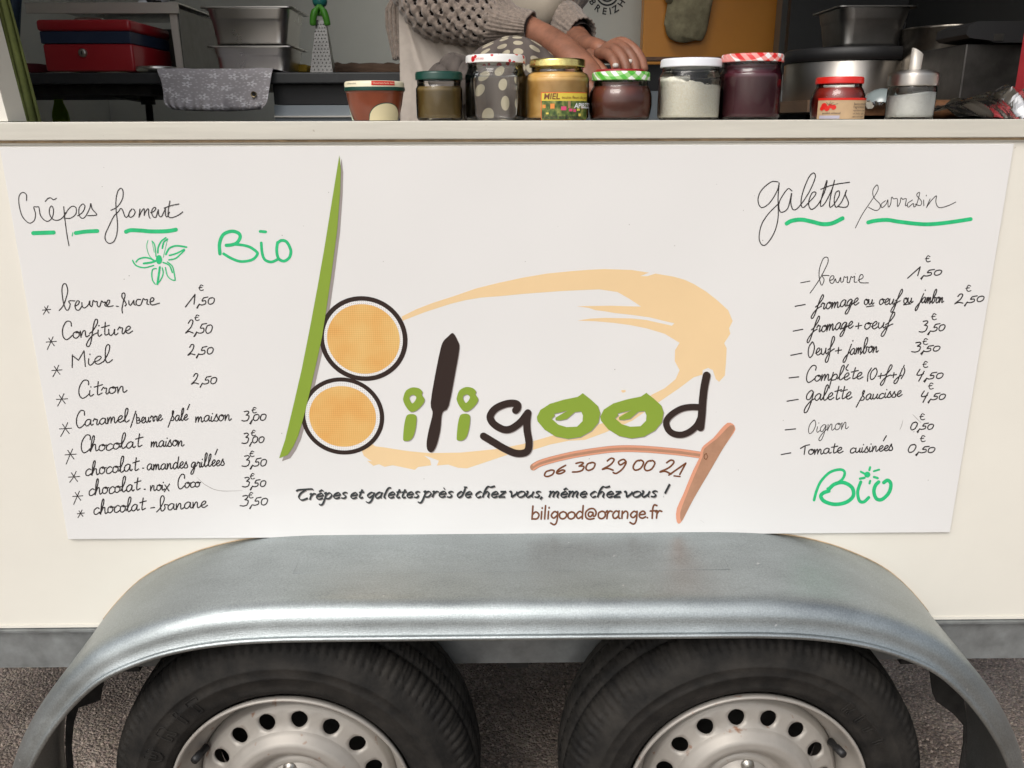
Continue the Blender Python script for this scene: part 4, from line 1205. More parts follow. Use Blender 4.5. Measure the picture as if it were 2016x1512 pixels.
# ------------------------------------------------------------ jars on the counter ledge
m_round = M("turned_steel", (0.55, 0.52, 0.48), rough=0.43, metal=1.0)
m_round.node_tree.nodes["Principled BSDF"].inputs['Anisotropic'].default_value = .85
m_round.node_tree.nodes["Principled BSDF"].inputs['Anisotropic Rotation'].default_value = .25
m_satin = M("satin_steel", (0.62, 0.58, 0.52), rough=0.5, metal=.5)
m_glass = glass("jar_glass")
CZ = LEDGE + 0.0003
def scale_at(px, py, Y):
    return (P(px + 1, py, Y) - P(px, py, Y)).length
def gingham(name, dark, mid, light=(.8, .8, .78), su=240.0, sv=150.0, warp=True):
    m = bpy.data.materials.new(name); m.use_nodes = True
    n = m.node_tree.nodes; l = m.node_tree.links; b = n["Principled BSDF"]
    tc = n.new("ShaderNodeTexCoord")
    mp = n.new("ShaderNodeMapping"); mp.inputs['Rotation'].default_value = (0, 0, math.radians(24))
    l.new(tc.outputs['Object'], mp.inputs[0])
    sp = n.new("ShaderNodeSeparateXYZ"); l.new(mp.outputs[0], sp.inputs[0])
    def stripe(sock, k):
        a = n.new("ShaderNodeMath"); a.operation = 'MULTIPLY'; a.inputs[1].default_value = k; l.new(sock, a.inputs[0])
        f = n.new("ShaderNodeMath"); f.operation = 'FRACT'; l.new(a.outputs[0], f.inputs[0])
        g_ = n.new("ShaderNodeMath"); g_.operation = 'GREATER_THAN'; g_.inputs[1].default_value = .5; l.new(f.outputs[0], g_.inputs[0])
        return g_.outputs[0]
    ax = n.new("ShaderNodeMath"); ax.operation = 'ADD'
    l.new(sp.outputs[0], ax.inputs[0]); l.new(sp.outputs[2], ax.inputs[1])
    ay = n.new("ShaderNodeMath"); ay.operation = 'SUBTRACT'
    l.new(sp.outputs[1], ay.inputs[0]); l.new(sp.outputs[2], ay.inputs[1])
    s1 = stripe(ax.outputs[0], 62); s2 = stripe(ay.outputs[0], 62)
    ad = n.new("ShaderNodeMath"); ad.operation = 'ADD'; l.new(s1, ad.inputs[0]); l.new(s2, ad.inputs[1])
    hv = n.new("ShaderNodeMath"); hv.operation = 'MULTIPLY'; hv.inputs[1].default_value = .5; l.new(ad.outputs[0], hv.inputs[0])
    r = n.new("ShaderNodeValToRGB"); r.color_ramp.interpolation = 'CONSTANT'
    e = r.color_ramp.elements
    e[0].position = 0; e[0].color = (*light, 1); e[1].position = .75; e[1].color = (*dark, 1)
    q = e.new(.25); q.color = (*mid, 1)
    l.new(hv.outputs[0], r.inputs[0]); l.new(r.outputs[0], b.inputs['Base Color'])
    b.inputs['Roughness'].default_value = .3
    return m
def dotted():
    m = bpy.data.materials.new("white_lid_red_fruit_print"); m.use_nodes = True
    n = m.node_tree.nodes; l = m.node_tree.links; b = n["Principled BSDF"]
    tc = n.new("ShaderNodeTexCoord")
    v = n.new("ShaderNodeTexVoronoi"); v.inputs['Scale'].default_value = 78; v.inputs['Randomness'].default_value = .75
    l.new(tc.outputs['Object'], v.inputs['Vector'])
    r = n.new("ShaderNodeValToRGB"); r.color_ramp.interpolation = 'CONSTANT'
    r.color_ramp.elements[0].color = (.55, .015, .02, 1); r.color_ramp.elements[1].position = .31; r.color_ramp.elements[1].color = (.82, .81, .78, 1)
    l.new(v.outputs['Distance'], r.inputs[0]); l.new(r.outputs[0], b.inputs['Base Color'])
    b.inputs['Roughness'].default_value = .3
    return m
m_lid_green = M("dark_green_lid", (0.006, 0.05, 0.035), rough=.3)
m_lid_gold = M("gold_lid", (0.90, 0.66, 0.24), rough=.25, metal=1.0, var=.3, vscale=90)
m_lid_white = M("white_plastic_lid", (0.78, 0.79, 0.82), rough=.4)
m_lid_red = M("red_lid", (0.62, 0.016, 0.010), rough=.3)
m_lid_gg = gingham("green_gingham_lid", (.08, .42, .035), (.28, .58, .18))
m_lid_rg = gingham("red_gingham_lid", (.66, .015, .015), (.78, .30, .27))
m_lid_dots = dotted()

def curved(cx, cy, R):
    """maps (u along the girth in m, v height in m) onto the camera side of a standing cylinder"""
    def fn(u, v, o):
        a = u / R
        return Vector((cx + (R + o) * math.sin(a), cy - (R + o) * math.cos(a), CZ + v))
    return fn
def jar(label, cat, x0, x1, lx0, lx1, ytop, ylid, lidmat, Y=.085, shape='round', content=None, fill=.8, group="jars lined up on the counter ledge", name="glass_jar", heap=None, body_mat=None, grp=True):
    xc = (x0 + x1) / 2; lc = (lx0 + lx1) / 2
    s = scale_at(xc, 237, Y)
    base = P(xc, 237, Y); cx = base.x
    R = (x1 - x0) / 2 * s
    RL = (lx1 - lx0) / 2 * scale_at(lc, ytop, Y)
    H = P(lc, ytop, Y - RL).z - CZ
    HL = P(lc, ylid, Y - RL).z - CZ
    t = thing(name, label, cat, (cx, Y, CZ), group if grp else None)
    c = (cx, Y, CZ)
    if shape == 'round':
        pf = [(R * .3, .0022), (R * .86, .0), (R * .965, .003), (R, .009), (R, HL * .74), (R * .985, HL * .81), (R * .93, HL * .875), (RL * .925, HL * .92), (RL * .92, HL * 1.0), (RL * .92, HL + .006)]
    elif shape == 'belly':
        pf = [(R * .3, .0022), (R * .84, .0), (R * .94, .004), (R * .99, .018), (R, HL * .45), (R * .985, HL * .62), (R * .93, HL * .76), (R * .86, HL * .86), (RL * .93, HL * .93), (RL * .93, HL + .006)]
    else:
        pf = [(R * .3, .002), (R * .72, .0), (R * .80, .004), (R * .90, HL * .45), (R * .965, HL * .80), (R * .985, HL * .92), (R, HL * .955), (R, HL * 1.0), (R * .97, HL + .002)]
    pf = cr(pf, 3)
    G().lathe(pf, c, 56, caps=False).make("jar_body", body_mat or m_glass, t)
    if content:
        top_ = HL * fill
        inner = [(max(.0, r - .0022), max(h, .0035)) for r, h in pf if h < top_]
        inner = [(0.0005, .0035)] + inner + [(inner[-1][0], top_), (inner[-1][0] * .6, top_ + (heap[0] if heap else 0)), (0.0005, top_ + (heap[1] if heap else 0))]
        def rf(r, h, tt, i):
            if heap and i >= len(inner) - 3:
                return (r, h + heap[2] * math.cos(tt) + .0018 * math.sin(7 * tt) + .0012 * math.sin(17 * tt))
            return (r, h)
        G().lathe(inner, c, 56, caps=False, rfun=rf).make("jar_contents", content, t)
    # screw lid with rolled edge
    lh = H - HL
    pl = [(RL * .965, HL), (RL * .995, HL + .0003), (RL, HL + .0012), (RL * .993, HL + .0024), (RL * .992, HL + lh * .72), (RL * .975, HL + lh * .9), (RL * .945, HL + lh * .98), (RL * .90, H), (RL * .86, H - .0006), (0.0005, H - .0006)]
    G().lathe(pl, c, 64, caps=False).make("lid", lidmat, t)
    if shape == 'round' or shape == 'belly':
        G().lathe([(RL * .925, HL * .955), (RL * .95, HL * .96), (RL * .925, HL * .968)], c, 48, caps=False).make("glass_thread_ring", m_glass, t)
    return t, cx, R, HL, H, RL

def label_patch(t, cx, Y, R, u0, u1, v0, v1, mat, off=.0006, name="paper_label"):
    fn = curved(cx, Y, R)
    g = G().grid(lambda a, b: fn(u0 + (u1 - u0) * a, v0 + (v1 - v0) * b, off), 16, 2)
    return g.make(name, mat, t)

# 1 terracotta pot
m_terra = M("terracotta_jam_glaze", (0.185, 0.042, 0.016), rough=.28, var=.15, vscale=30, coat=.4)
m_cream_lid = M("cream_printed_lid", (.78, .72, .52), rough=.35)
t, cx, R, HL, H, RL = jar("reddish terracotta jam pot with cream lid and pale oval label, leftmost of the jars", "jar", 684, 797, 680, 798, 158, 177, m_cream_lid, shape='pot', body_mat=m_terra)
G().lathe([(RL * 1.004, HL - .0005), (RL * 1.008, HL + .002), (RL * 1.004, HL + .0048)], (cx, .085, CZ), 56, caps=False).make("green_lid_band", m_lid_green, t)
m_lab = M("label_cream_paper", (.66, .58, .36), rough=.6)
m_lab2 = M("label_mint_paper", (.60, .68, .52), rough=.6)
fn = curved(cx, .085, R * .9)
def potfn(u, v, o):
    r = R * (.80 + .18 * min(1, v / (HL * .9)))
    a = u / R
    return Vector((cx + (r + o) * math.sin(a), .085 - (r + o) * math.cos(a), CZ + v))
ik = Ink(potfn, .0008)
ov = lambda u, e=0: .0245 * math.sqrt(max(0, 1 - abs((u - .025) / .031) ** 2.1)) + e
ik.columns(-.006, .056, ov)
ik.make("oval_label", m_lab, t)
ik = Ink(potfn, .0006); ik.columns(-.0072, .0572, lambda u: .0258 * math.sqrt(max(0, 1 - abs((u - .025) / .0322) ** 2.1))); ik.make("oval_label_border", m_lid_green, t)
ik = Ink(potfn, .0008); ik.columns(-.060, -.044, lambda u: .024 * max(0, (-.044 - u) / .016) ** 1.4); ik.make("pale_label_flap", m_lab2, t)
font_text("Compot\u00e9e d'Abricots", potfn, .0042, "label_lettering", m_ink, t, x=.011, y=.0175)
for k, s_ in enumerate(("Pr\u00e9par\u00e9e avec 60g de fruits", "Ingr\u00e9dients: abricots 60%, sucre", "citron, pectine de fruits", "Teneur totale 45g / 100g")):
    font_text(s_, potfn, .0032, "label_lettering", m_ink, t, x=-.001 + .002 * k, y=.0125 - .0036 * k)
lf = curved(cx, .085, RL * .995)
ik = Ink(lf, .0006); ik.columns(.002, .038, lambda u: HL + .0125, bottom=HL + .0068); ik.make("red_lid_panel", m_lid_red, t)
font_text("Ouverture facile: faire tic", lambda x, y, o: lf(x, y, .0012), .0036, "lid_lettering", m_cream_lid, t, x=.004, y=HL + .0085)
font_text("confiture extra", lambda x, y, o: lf(x, y, .0010), .0034, "lid_lettering", m_ink, t, x=-.042, y=HL + .0085)

m_honey_dark = M("olive_brown_jelly", (0.19, 0.125, 0.038), rough=.3, var=.2, vscale=25)
jar("small glass jar of olive brown spread under a plain dark green lid", "jar", 821, 912, 820, 914, 139, 156, m_lid_green, shape='round', content=m_honey_dark, fill=.84)
tt, cx3, R3, HL3, H3, RL3 = jar("tall empty clear glass jar with a white lid printed with red fruit", "jar", 917, 1036, 915, 1034, 105, 122, m_lid_dots, shape='round')
lf3 = curved(cx3, .085, RL3 * .995)
font_text("CONFITURES", lambda x, y, o: lf3(x, y, .0008), .0032, "lid_lettering", m_lid_red, tt, x=-.036, y=HL3 + .004)
m_honey = M("creamed_honey", (0.74, 0.39, 0.08), rough=.35, var=.25, vscale=16, col2=(.90, .62, .25), detail=3)
tt, cx4, R4, HL4, H4, RL4 = jar("jar of golden creamed honey with a scratched gold lid and a picture label", "jar", 1034, 1158, 1040, 1151, 113, 130, m_lid_gold, shape='round', content=m_honey, fill=.9)
s4 = R4 / 62
def photo_label():
    m = bpy.data.materials.new("meadow_picture_print"); m.use_nodes = True
    n = m.node_tree.nodes; l = m.node_tree.links; b = n["Principled BSDF"]
    tc = n.new("ShaderNodeTexCoord"); nz = n.new("ShaderNodeTexNoise"); nz.inputs['Scale'].default_value = 130; nz.inputs['Detail'].default_value = 4
    l.new(tc.outputs['Object'], nz.inputs['Vector'])
    r = n.new("ShaderNodeValToRGB"); e = r.color_ramp.elements
    e[0].position = .35; e[0].color = (.02, .045, .012, 1); e[1].position = .72; e[1].color = (.30, .30, .08, 1)
    q = e.new(.5); q.color = (.075, .12, .025, 1)
    l.new(nz.outputs[0], r.inputs[0]); l.new(r.outputs[0], b.inputs['Base Color']); b.inputs['Roughness'].default_value = .4
    return m
u0, u1 = -35 * s4, 66 * s4
label_patch(tt, cx4, .085, R4, u0, u1, .0005, 50.5 * s4, M("label_orange_border", (.72, .13, .03), rough=.45), .0005, "label_border")
label_patch(tt, cx4, .085, R4, u0 + 1.6 * s4, u1, .0008, 35 * s4, photo_label(), .0009, "picture_print")
label_patch(tt, cx4, .085, R4, u0 + 1.6 * s4, u1, 35 * s4, 49 * s4, M("label_yellow_band", (.66, .52, .06), rough=.45), .0009, "yellow_band")
f4 = curved(cx4, .085, R4)
fo = lambda x, y, o: f4(x, y, .0014)
font_text("MIEL", fo, 15 * s4, "label_lettering", m_pbrown, tt, x=-29 * s4, y=38 * s4, shear=.1, bold=.0002)
font_text("toutes fleurs du pays", fo, 8 * s4, "label_lettering", m_pbrown, tt, x=5 * s4, y=38.5 * s4, xs=.9)
font_text("APIBZZZ", fo, 13 * s4, "label_lettering", m_lid_white, tt, x=30 * s4, y=22 * s4, shear=.1, bold=.0002)
font_text("R\u00e9colt\u00e9 en Bretagne", fo, 9.5 * s4, "label_lettering", m_ink, tt, x=-32 * s4, y=3 * s4, bold=.0001)
m_hive = [M("hive_orange", (.7, .25, .05)), M("hive_pink", (.6, .06, .16)), M("hive_yellow", (.7, .55, .1)), M("hive_wood", (.35, .2, .1))]
for (u, v, w, h, k) in ((-31, 22, 6, 6, 0), (-16, 21, 8, 9, 0), (4, 18, 10, 7, 1), (17, 22, 5, 13, 3), (19, 16, 7, 5, 1), (28, 15, 6, 5, 1), (36, 17, 7, 4, 2), (46, 20, 7, 6, 3), (-24, 11, 5, 3, 2), (40, 7, 6, 5, 2)):
    ik = Ink(f4, .0013); ik.fill([[(u * s4, v * s4), ((u + w) * s4, v * s4), ((u + w) * s4, (v + h) * s4), (u * s4, (v + h) * s4)]], smooth=False); ik.make("tiny_hive_print", m_hive[k], tt)
m_jam = M("brown_red_jam", (0.14, 0.036, 0.022), rough=.3, var=.2, vscale=20)
jar("squat glass jar of brown red jam with a green and white gingham lid", "jar", 1158, 1281, 1163, 1278, 139, 157, m_lid_gg, shape='belly', content=m_jam, fill=.86)
def coco():
    m = M("grated_coconut", (0.66, 0.57, 0.40), rough=.9, bump=.0016, bscale=260)
    n = m.node_tree.nodes; l = m.node_tree.links; b = n["Principled BSDF"]
    tc = n.new("ShaderNodeTexCoord"); v = n.new("ShaderNodeTexVoronoi"); v.inputs['Scale'].default_value = 520
    l.new(tc.outputs['Object'], v.inputs['Vector'])
    r = n.new("ShaderNodeValToRGB"); r.color_ramp.elements[0].color = (.95, .93, .86, 1); r.color_ramp.elements[1].position = .95; r.color_ramp.elements[1].color = (.86, .80, .66, 1)
    l.new(v.outputs['Distance'], r.inputs[0]); l.new(r.outputs[0], b.inputs['Base Color'])
    return m
tc6, cx6, R6, HL6, H6, RL6 = jar("glass jar two thirds full of white grated coconut under a plain white lid", "jar", 1294, 1415, 1297, 1417, 112, 130, m_lid_white, shape='round', content=coco(), fill=.70, heap=(.001, .002, -.0075))
g = G()
rg = random.Random(5)
for k in range(1500):
    an = rg.uniform(-1.9, 1.9); h_ = rg.uniform(.004, HL6 * .70 + .004 * math.cos(an + 1.57))
    r_ = R6 - .0030
    c_ = Vector((cx6 + r_ * math.sin(an), .085 - r_ * math.cos(an), CZ + h_))
    d_ = Vector((math.cos(an) * rg.uniform(-1, 1), math.sin(an) * rg.uniform(-1, 1), rg.uniform(-1, 1))).normalized() * rg.uniform(.0012, .0026)
    n_ = Vector((math.sin(an), -math.cos(an), 0)) * .0007
    w_ = d_.cross(n_).normalized() * .0004
    g.add([c_ - d_, c_ + w_ + n_ * .3, c_ + d_, c_ - w_ + n_ * .3, c_ + n_], [(0, 1, 4), (1, 2, 4), (2, 3, 4), (3, 0, 4)])
g.make("coconut_flakes", M("coconut_flake_white", (.88, .83, .70), rough=.8), tc6, smooth=False, kind='stuff')
m_plum = M("dark_plum_jam", (0.085, 0.013, 0.024), rough=.25, var=.15, vscale=16)
jar("tall glass jar of dark plum jam with a red and white gingham lid", "jar", 1413, 1531, 1414, 1535, 103, 120, m_lid_rg, shape='round', content=m_plum, fill=.95)
m_sauce = M("tomato_red_sauce", (0.26, 0.02, 0.012), rough=.3, var=.15, vscale=20)
tt, cx8, R8, HL8, H8, RL8 = jar("low glass jar of red sauce with a bright red lid and beige tomato label", "jar", 1594, 1696, 1603, 1694, 150, 164, m_lid_red, shape='belly', content=m_sauce, fill=.9, Y=.10)
s8 = R8 / 51
m_beige = M("label_beige_paper", (.48, .33, .19), rough=.6, var=.08, vscale=40)
label_patch(tt, cx8, .10, R8 * .997, -56 * s8, 60 * s8, .0005, 38 * s8, m_beige, .0005)
label_patch(tt, cx8, .10, R8 * .997, -56 * s8, 60 * s8, 35 * s8, 39 * s8, m_lid_red, .0009, "red_label_stripe")
f8 = curved(cx8, .10, R8)
ik = Ink(f8, .0010)
for (u, v, r_) in ((-42, 24, 6), (-36, 20, 5), (-30, 24, 4), (-24, 22, 4.5), (-46, 20, 4)):
    ik.disc(u * s8, v * s8, r_ * s8, 12)
ik.make("tomato_print", m_lid_red, tt)
ik = Ink(f8, .0014)
for p in ([(-33, 26), (-30, 33)], [(-33, 26), (-25, 31)], [(-33, 26), (-38, 31)], [(-30, 25), (-17, 29)], [(-33, 26), (-28, 29)]):
    ik.stroke([(a * s8, b * s8) for a, b in p], 2.0 * s8, taper=.7)
ik.make("leaf_print", m_lid_green, tt)
for k, s_ in enumerate(("Sauce tomate bio", "l'agriculture biologique", "ingr\u00e9dients: tomates", "sel, basilic, oignon", "sans sucre ajout\u00e9")):
    font_text(s_, lambda x, y, o: f8(x, y, .0012), (6.2 if k < 2 else 4.4) * s8, "label_lettering", m_ink, tt, x=12 * s8, y=(26 - 5.6 * k) * s8)
font_text("produit artisanal", lambda x, y, o: f8(x, y, .0012), 5 * s8, "label_lettering", m_ink, tt, x=-44 * s8, y=10 * s8)
label_patch(tt, cx8, .10, R8 * .997, -50 * s8, -12 * s8, .001, 7 * s8, M("label_lilac_strip", (.40, .38, .46), rough=.6), .0009, "lilac_label_strip")

# 9 sugar dispenser
Y9 = .09
xc = 1788
s9 = scale_at(xc, 237, Y9); c9 = P(xc, 237, Y9)
t9 = thing("sugar_dispenser", "glass sugar dispenser with a domed steel cap and slanted pouring spout", "sugar dispenser", (c9.x, Y9, CZ))
c = (c9.x, Y9, CZ)
R = 46 * s9
z165 = P(xc + 4, 166, Y9 - R).z - CZ; z140 = P(xc + 8, 140, Y9).z - CZ; z95 = P(1805, 94, Y9).z - CZ
lean = (P(1800, 120, Y9).x - c9.x)
G().lathe(cr([(R * .3, .002), (R * .88, 0), (R * .95, .003), (R * .96, z165 * .4), (R * .965, z165 * .85), (R * .90, z165)], 3), c, 48, caps=False).make("glass_body", m_glass, t9)
def sug():
    m = M("white_sugar", (0.62, 0.61, 0.58), rough=.85, bump=.0008, bscale=400, var=.45, vscale=38)
    m.node_tree.nodes["Color Ramp"].color_ramp.elements[0].position = .26
    m.node_tree.nodes["Color Ramp"].color_ramp.elements[1].position = .36
    m.node_tree.nodes["Color Ramp"].color_ramp.elements[0].color = (.22, .21, .19, 1)
    m.node_tree.nodes["Color Ramp"].color_ramp.elements[1].color = (.80, .79, .76, 1)
    return m
G().lathe([(.0005, .003), (R * .9, .003), (R * .93, .008), (R * .935, z165 * .74), (R * .4, z165 * .78), (.0005, z165 * .78)], c, 48, caps=False,
          rfun=lambda r, h, tt_, i: (r, h + (.003 * math.cos(tt_) if i >= 3 else 0))).make("sugar", sug(), t9)
G().lathe(cr([(R * .98, z165 - .0015), (R * 1.0, z165), (R * 1.0, z165 + .012), (R * .96, z165 + .0165), (R * .80, z140 - .001), (R * .45, z140 + .0015), (R * .2, z140 + .002), (.0005, z140 + .002)], 3), c, 48, caps=False).make("steel_cap", m_round, t9)
sr = .0085
g = G()
n = 20
v = []
for j, (zz) in enumerate((z140 - .001, z95)):
    for k in range(n):
        a = 2 * PI * k / n
        cut = 0 if j == 0 else (-.011 * (.5 + .5 * math.cos(a)))
        v.append((c[0] + sr * math.cos(a) + .001 * j, c[1] + sr * math.sin(a), CZ + zz + cut))
v += [(c[0] + (q[0] - c[0]) * .86, c[1] + (q[1] - c[1]) * .86, q[2]) for q in v[n:2 * n]]
v += [(c[0] + (q[0] - c[0]) * .86, c[1] + (q[1] - c[1]) * .86, q[2]) for q in v[:n]]
g.add(v, [(s_ * n + k, s_ * n + (k + 1) % n, (s_ + 1) * n + (k + 1) % n, (s_ + 1) * n + k) for s_ in range(3) for k in range(n)])
g.make("spout", m_satin, t9)

# ------------------------------------------------------------ foil trays, bread, glass lid at the right
def foil_mat():
    m = M("crumpled_foil", (0.80, 0.79, 0.77), rough=.16, metal=1.0)
    return m
m_foil = foil_mat()
def crumple(x0, x1, zf, Y0, Y1, name, parent, nx=60, ny=26, seed=3):
    rd = random.Random(seed)
    ridges = [(rd.uniform(0, 1), rd.uniform(0, 1), rd.gauss(.75, .35), rd.uniform(4, 15), rd.uniform(.002, .006)) for _ in range(24)]
    def fn(a, b):
        x = x0 + (x1 - x0) * a; y = Y0 + (Y1 - Y0) * b
        z = zf(a, b)
        for (cu, cv, an, fr, am) in ridges:
            q = ((a - cu) * math.cos(an) + (b - cv) * math.sin(an) * .6) * fr
            z += am * (abs((q % 2) - 1) - .5) * math.exp(-((a - cu) ** 2 + (b - cv) ** 2) * 3)
        return (x, y, max(z, CZ))
    g = G().grid(fn, nx, ny)
    return g.make(name, m_foil, parent, smooth=False)
a = P(1836, 225, .16); b = P(1998, 165, .16)
t = thing("foil_parcel", "crumpled aluminium foil parcel rising towards the right edge of the counter", "foil parcel", (a.x, .16, CZ))
crumple(a.x - .01, b.x + .04, lambda u, v: CZ + .004 + (.010 + .050 * u ** 1.3) * min(1, v * 4) * (1.15 - .3 * v), .055, .23, "foil_sheet", t, 110, 40)
a = P(1694, 235, .2); b = P(1748, 200, .2)
t = thing("foil_tray", "small foil tray of brown food tucked between red sauce jar and sugar dispenser", "tray", (a.x, .19, CZ))
crumple(a.x - .01, b.x + .02, lambda u, v: CZ + (.024 if (u < .2 or u > .8 or v < .25) else .016), .15, .23, "foil_sheet", t, 30, 14, seed=9)
m_crust = M("brown_crust", (.13, .055, .02), rough=.7, var=.4, vscale=60, bump=.002, bscale=90)
q = P(1722, 212, .19)
G().lathe([(.024, 0), (.026, .008), (.018, .014), (.0005, .016)], (q.x, .19, CZ + .006), 20, caps=False).make("tray_food", m_crust, t)
q = P(1868, 205, .2)
g = G().lathe(cr([(.0005, 0), (.05, .0), (.066, .012), (.055, .026), (.03, .031), (.0005, .031)], 3), (q.x + .01, .28, CZ + .0005), 32, caps=False, ry=.45)
top(g.make("bread_loaf", m_crust), "brown crusty baked piece behind the foil parcel", "bread")
q = P(1735, 198, .3)
R = 38 * scale_at(1735, 198, .3)
t = thing("bowl", "upturned translucent bowl behind the foil tray and sugar dispenser", "bowl", (q.x, .3, LEDGE))
G().lathe([(R * math.cos(k * PI / 24), R * .95 * math.sin(k * PI / 24)) for k in range(13)], (q.x, .3, P(1735, 212, .3).z), 40, caps=False).make("bowl_shell", M("frosted_glass", (.22, .26, .26), rough=.25, coat=.5), t)
G().lathe([(R * 1.03, 0), (R * 1.03, .004)], (q.x, .3, P(1735, 212, .3).z - .004), 40).make("bowl_rim", M("bowl_rim_glass", (.3, .34, .34), rough=.2), t)

# red stack at the right edge
m_redp = M("red_card", (0.42, 0.025, 0.035), rough=.55, var=.12, vscale=30)
q0 = P(1992, 235, .12)
t = thing("red_card_garland", "strip of folded red card hanging at the right edge of the hatch", "decoration", (q0.x, .12, CZ))
G().box((q0.x, .10, CZ), (q0.x + .10, .125, P(2010, 40, .12).z)).make("card_strip", m_redp, t, smooth=False)
m_redl = M("light_red_card", (0.60, 0.06, 0.07), rough=.6)
for k in range(5):
    zz = P(2000, 232 - k * 42, .1).z
    G().add([(q0.x - .001, .0985, zz), (q0.x + .016, .0985, zz + .004), (q0.x + .05, .097, zz - .006), (q0.x + .05, .097, zz + .02), (q0.x + .012, .0985, zz + .018)],
            [(0, 1, 4), (1, 2, 3, 4)]).make("card_fold", m_redl, t, smooth=False)

# ------------------------------------------------------------ cooking gear behind, right
def place_lathe(name, label, cat, px0, px1, ytop, ybot, Y, mat, prof_fn, ry=1.0, parts=None):
    xc = (px0 + px1) / 2
    s = scale_at(xc, ytop, Y)
    R = (px1 - px0) / 2 * s
    zt_, zb_ = P(xc, ytop, Y - R * ry).z, P(xc, ybot, Y - R * ry).z
    cx = P(xc, ytop, Y).x
    t = thing(name, label, cat, (cx, Y, zb_))
    return t, cx, R, zt_, zb_
# griddle: steel drum with a black plate
t, cx, R, z1, z0 = place_lathe("crepe_griddle", "round steel griddle with a thick black cast plate on top", "griddle", 1551, 1792, 118, 205, .78, m_steel, None)
G().lathe([(R * .98, 0), (R, .004), (R, z1 - z0 - .002), (R * .97, z1 - z0)], (cx, .78, z0), 72, caps=True).make("steel_drum", m_round, t)
zp = P(1670, 90, .78 - R).z
G().lathe([(R * .96, 0), (R * 1.01, .003), (R * 1.01, zp - z1 - .003), (R * .98, zp - z1)], (cx, .78, z1 + .0004), 72).make("cast_plate", m_black, t)
gz = z0; gpl = zp
# square pan on the plate
def gastro(name, label, px0, px1, ytop, ybot, Y, taper=.80, depth=.17, group=None, foot=None, rimw=1.0, mat=None, zbase=None):
    mat = mat or m_steel
    a = P(px0, ytop, Y); b = P(px1, ytop, Y); zt_ = P((px0 + px1) / 2, ytop, Y).z; zb_ = P((px0 + px1) / 2, ybot, Y).z if zbase is None else zbase
    cx = (a.x + b.x) / 2; W = (b.x - a.x); D = depth
    t = thing(name, label, "steel pan", (cx, Y + D / 2, zb_), group)
    def ring(w, d, r, z, n=6):
        v = []
        for (sx, sy, a0) in ((1, 1, 0), (-1, 1, 90), (-1, -1, 180), (1, -1, 270)):
            for k in range(n + 1):
                an = math.radians(a0 + 90 * k / n)
                v.append((cx + sx * (w / 2 - r) + r * math.cos(an), Y + D / 2 + sy * (d / 2 - r) + r * math.sin(an), z))
        return v
    hh = zt_ - zb_
    wi = W * .90
    secs = [(wi * taper, D * taper, .012, zb_ + .001), (wi * (taper + .02), D * (taper + .02) * .98, .022, zb_ + .008), (wi * (taper + (1 - taper) * .55), D * .9, .026, zb_ + hh * .62), (wi * (taper + (1 - taper) * .62), D * .915, .028, zb_ + hh * .66),
            (wi * (taper + (1 - taper) * .72), D * .93, .028, zb_ + hh * .72), (wi * .985, D * .95, .028, zb_ + hh * .93), (wi, D * .96, .028, zt_ - .002)]
    g = G()
    m = 28
    v = []
    for s_ in secs: v += ring(*s_)
    f = [(i * m + k, i * m + (k + 1) % m, (i + 1) * m + (k + 1) % m, (i + 1) * m + k) for i in range(len(secs) - 1) for k in range(m)] + [tuple(reversed(range(m)))]
    g.add(v, f)
    o = g.make("pan_body", mat, t)
    so = o.modifiers.new("t", 'SOLIDIFY'); so.thickness = .001
    g = G()
    rv = ring(W, D, .016, zt_) + ring(W, D, .016, zt_ - .0028) + ring(wi * .99, D * .95, .028, zt_) + ring(wi * .99, D * .95, .028, zt_ - .0028)
    g.add(rv, [(k, (k + 1) % m, m + (k + 1) % m, m + k) for k in range(m)] + [(2 * m + k, 2 * m + (k + 1) % m, (k + 1) % m, k) for k in range(m)] + [(m + k, m + (k + 1) % m, 3 * m + (k + 1) % m, 3 * m + k) for k in range(m)])
    g.make("pan_rim", mat, t, smooth=False)
    return t
m_dull = M("dull_steel", (0.20, 0.195, 0.185), rough=.38, metal=1.0, var=.15, vscale=20)
gastro("steel_pan", "dim steel pan standing on the black griddle plate", 1652, 1812, 10, 90, .66, depth=.17, mat=m_dull, zbase=gpl + .0006)
t, cx, R, z1, z0 = place_lathe("stock_pot", "tall steel cooking pot with smoky streaks behind the sugar dispenser", "pot", 1782, 1962, 47, 205, .66, m_steel, None)
m_smoky = M("smoky_steel", (0.16, 0.145, 0.125), rough=.28, metal=1.0, var=.7, vscale=14, stretch=(1.5, 1, .6))
G().lathe([(R * .97, 0), (R, .004), (R, z1 - z0 - .004), (R * 1.015, z1 - z0), (R * .97, z1 - z0 + .001), (R * .96, z1 - z0 - .01)], (cx, .66, z0), 64, caps=False).make("pot_wall", m_smoky, t)
G().lathe([(R * .96, 0), (0.0005, .002)], (cx, .66, z0 + .03), 40, caps=False).make("pot_inside", m_dark, t)
a = P(1903, 86, .5); b = P(2030, 168, .5)
t = thing("steel_cooker_box", "square steel cooker box with a black handled lid at the right", "cooker", ((a.x + b.x) / 2, .55, b.z))
a = P(1903, 86, .40); b = P(2035, 205, .40)
G().box((a.x, .40, b.z), (b.x, .62, a.z), bev=.003).make("box_body", M("dark_mottled_steel", (.09, .085, .08), rough=.45, metal=.9, var=.4, vscale=12), t, smooth=False)  # dark steel, tone varied at random
c0 = P(1903, 42, .39); c1 = P(2040, 84, .39)
g = G()
x0_, x1_, zt_, zb_ = c0.x, c1.x, c0.z, c1.z
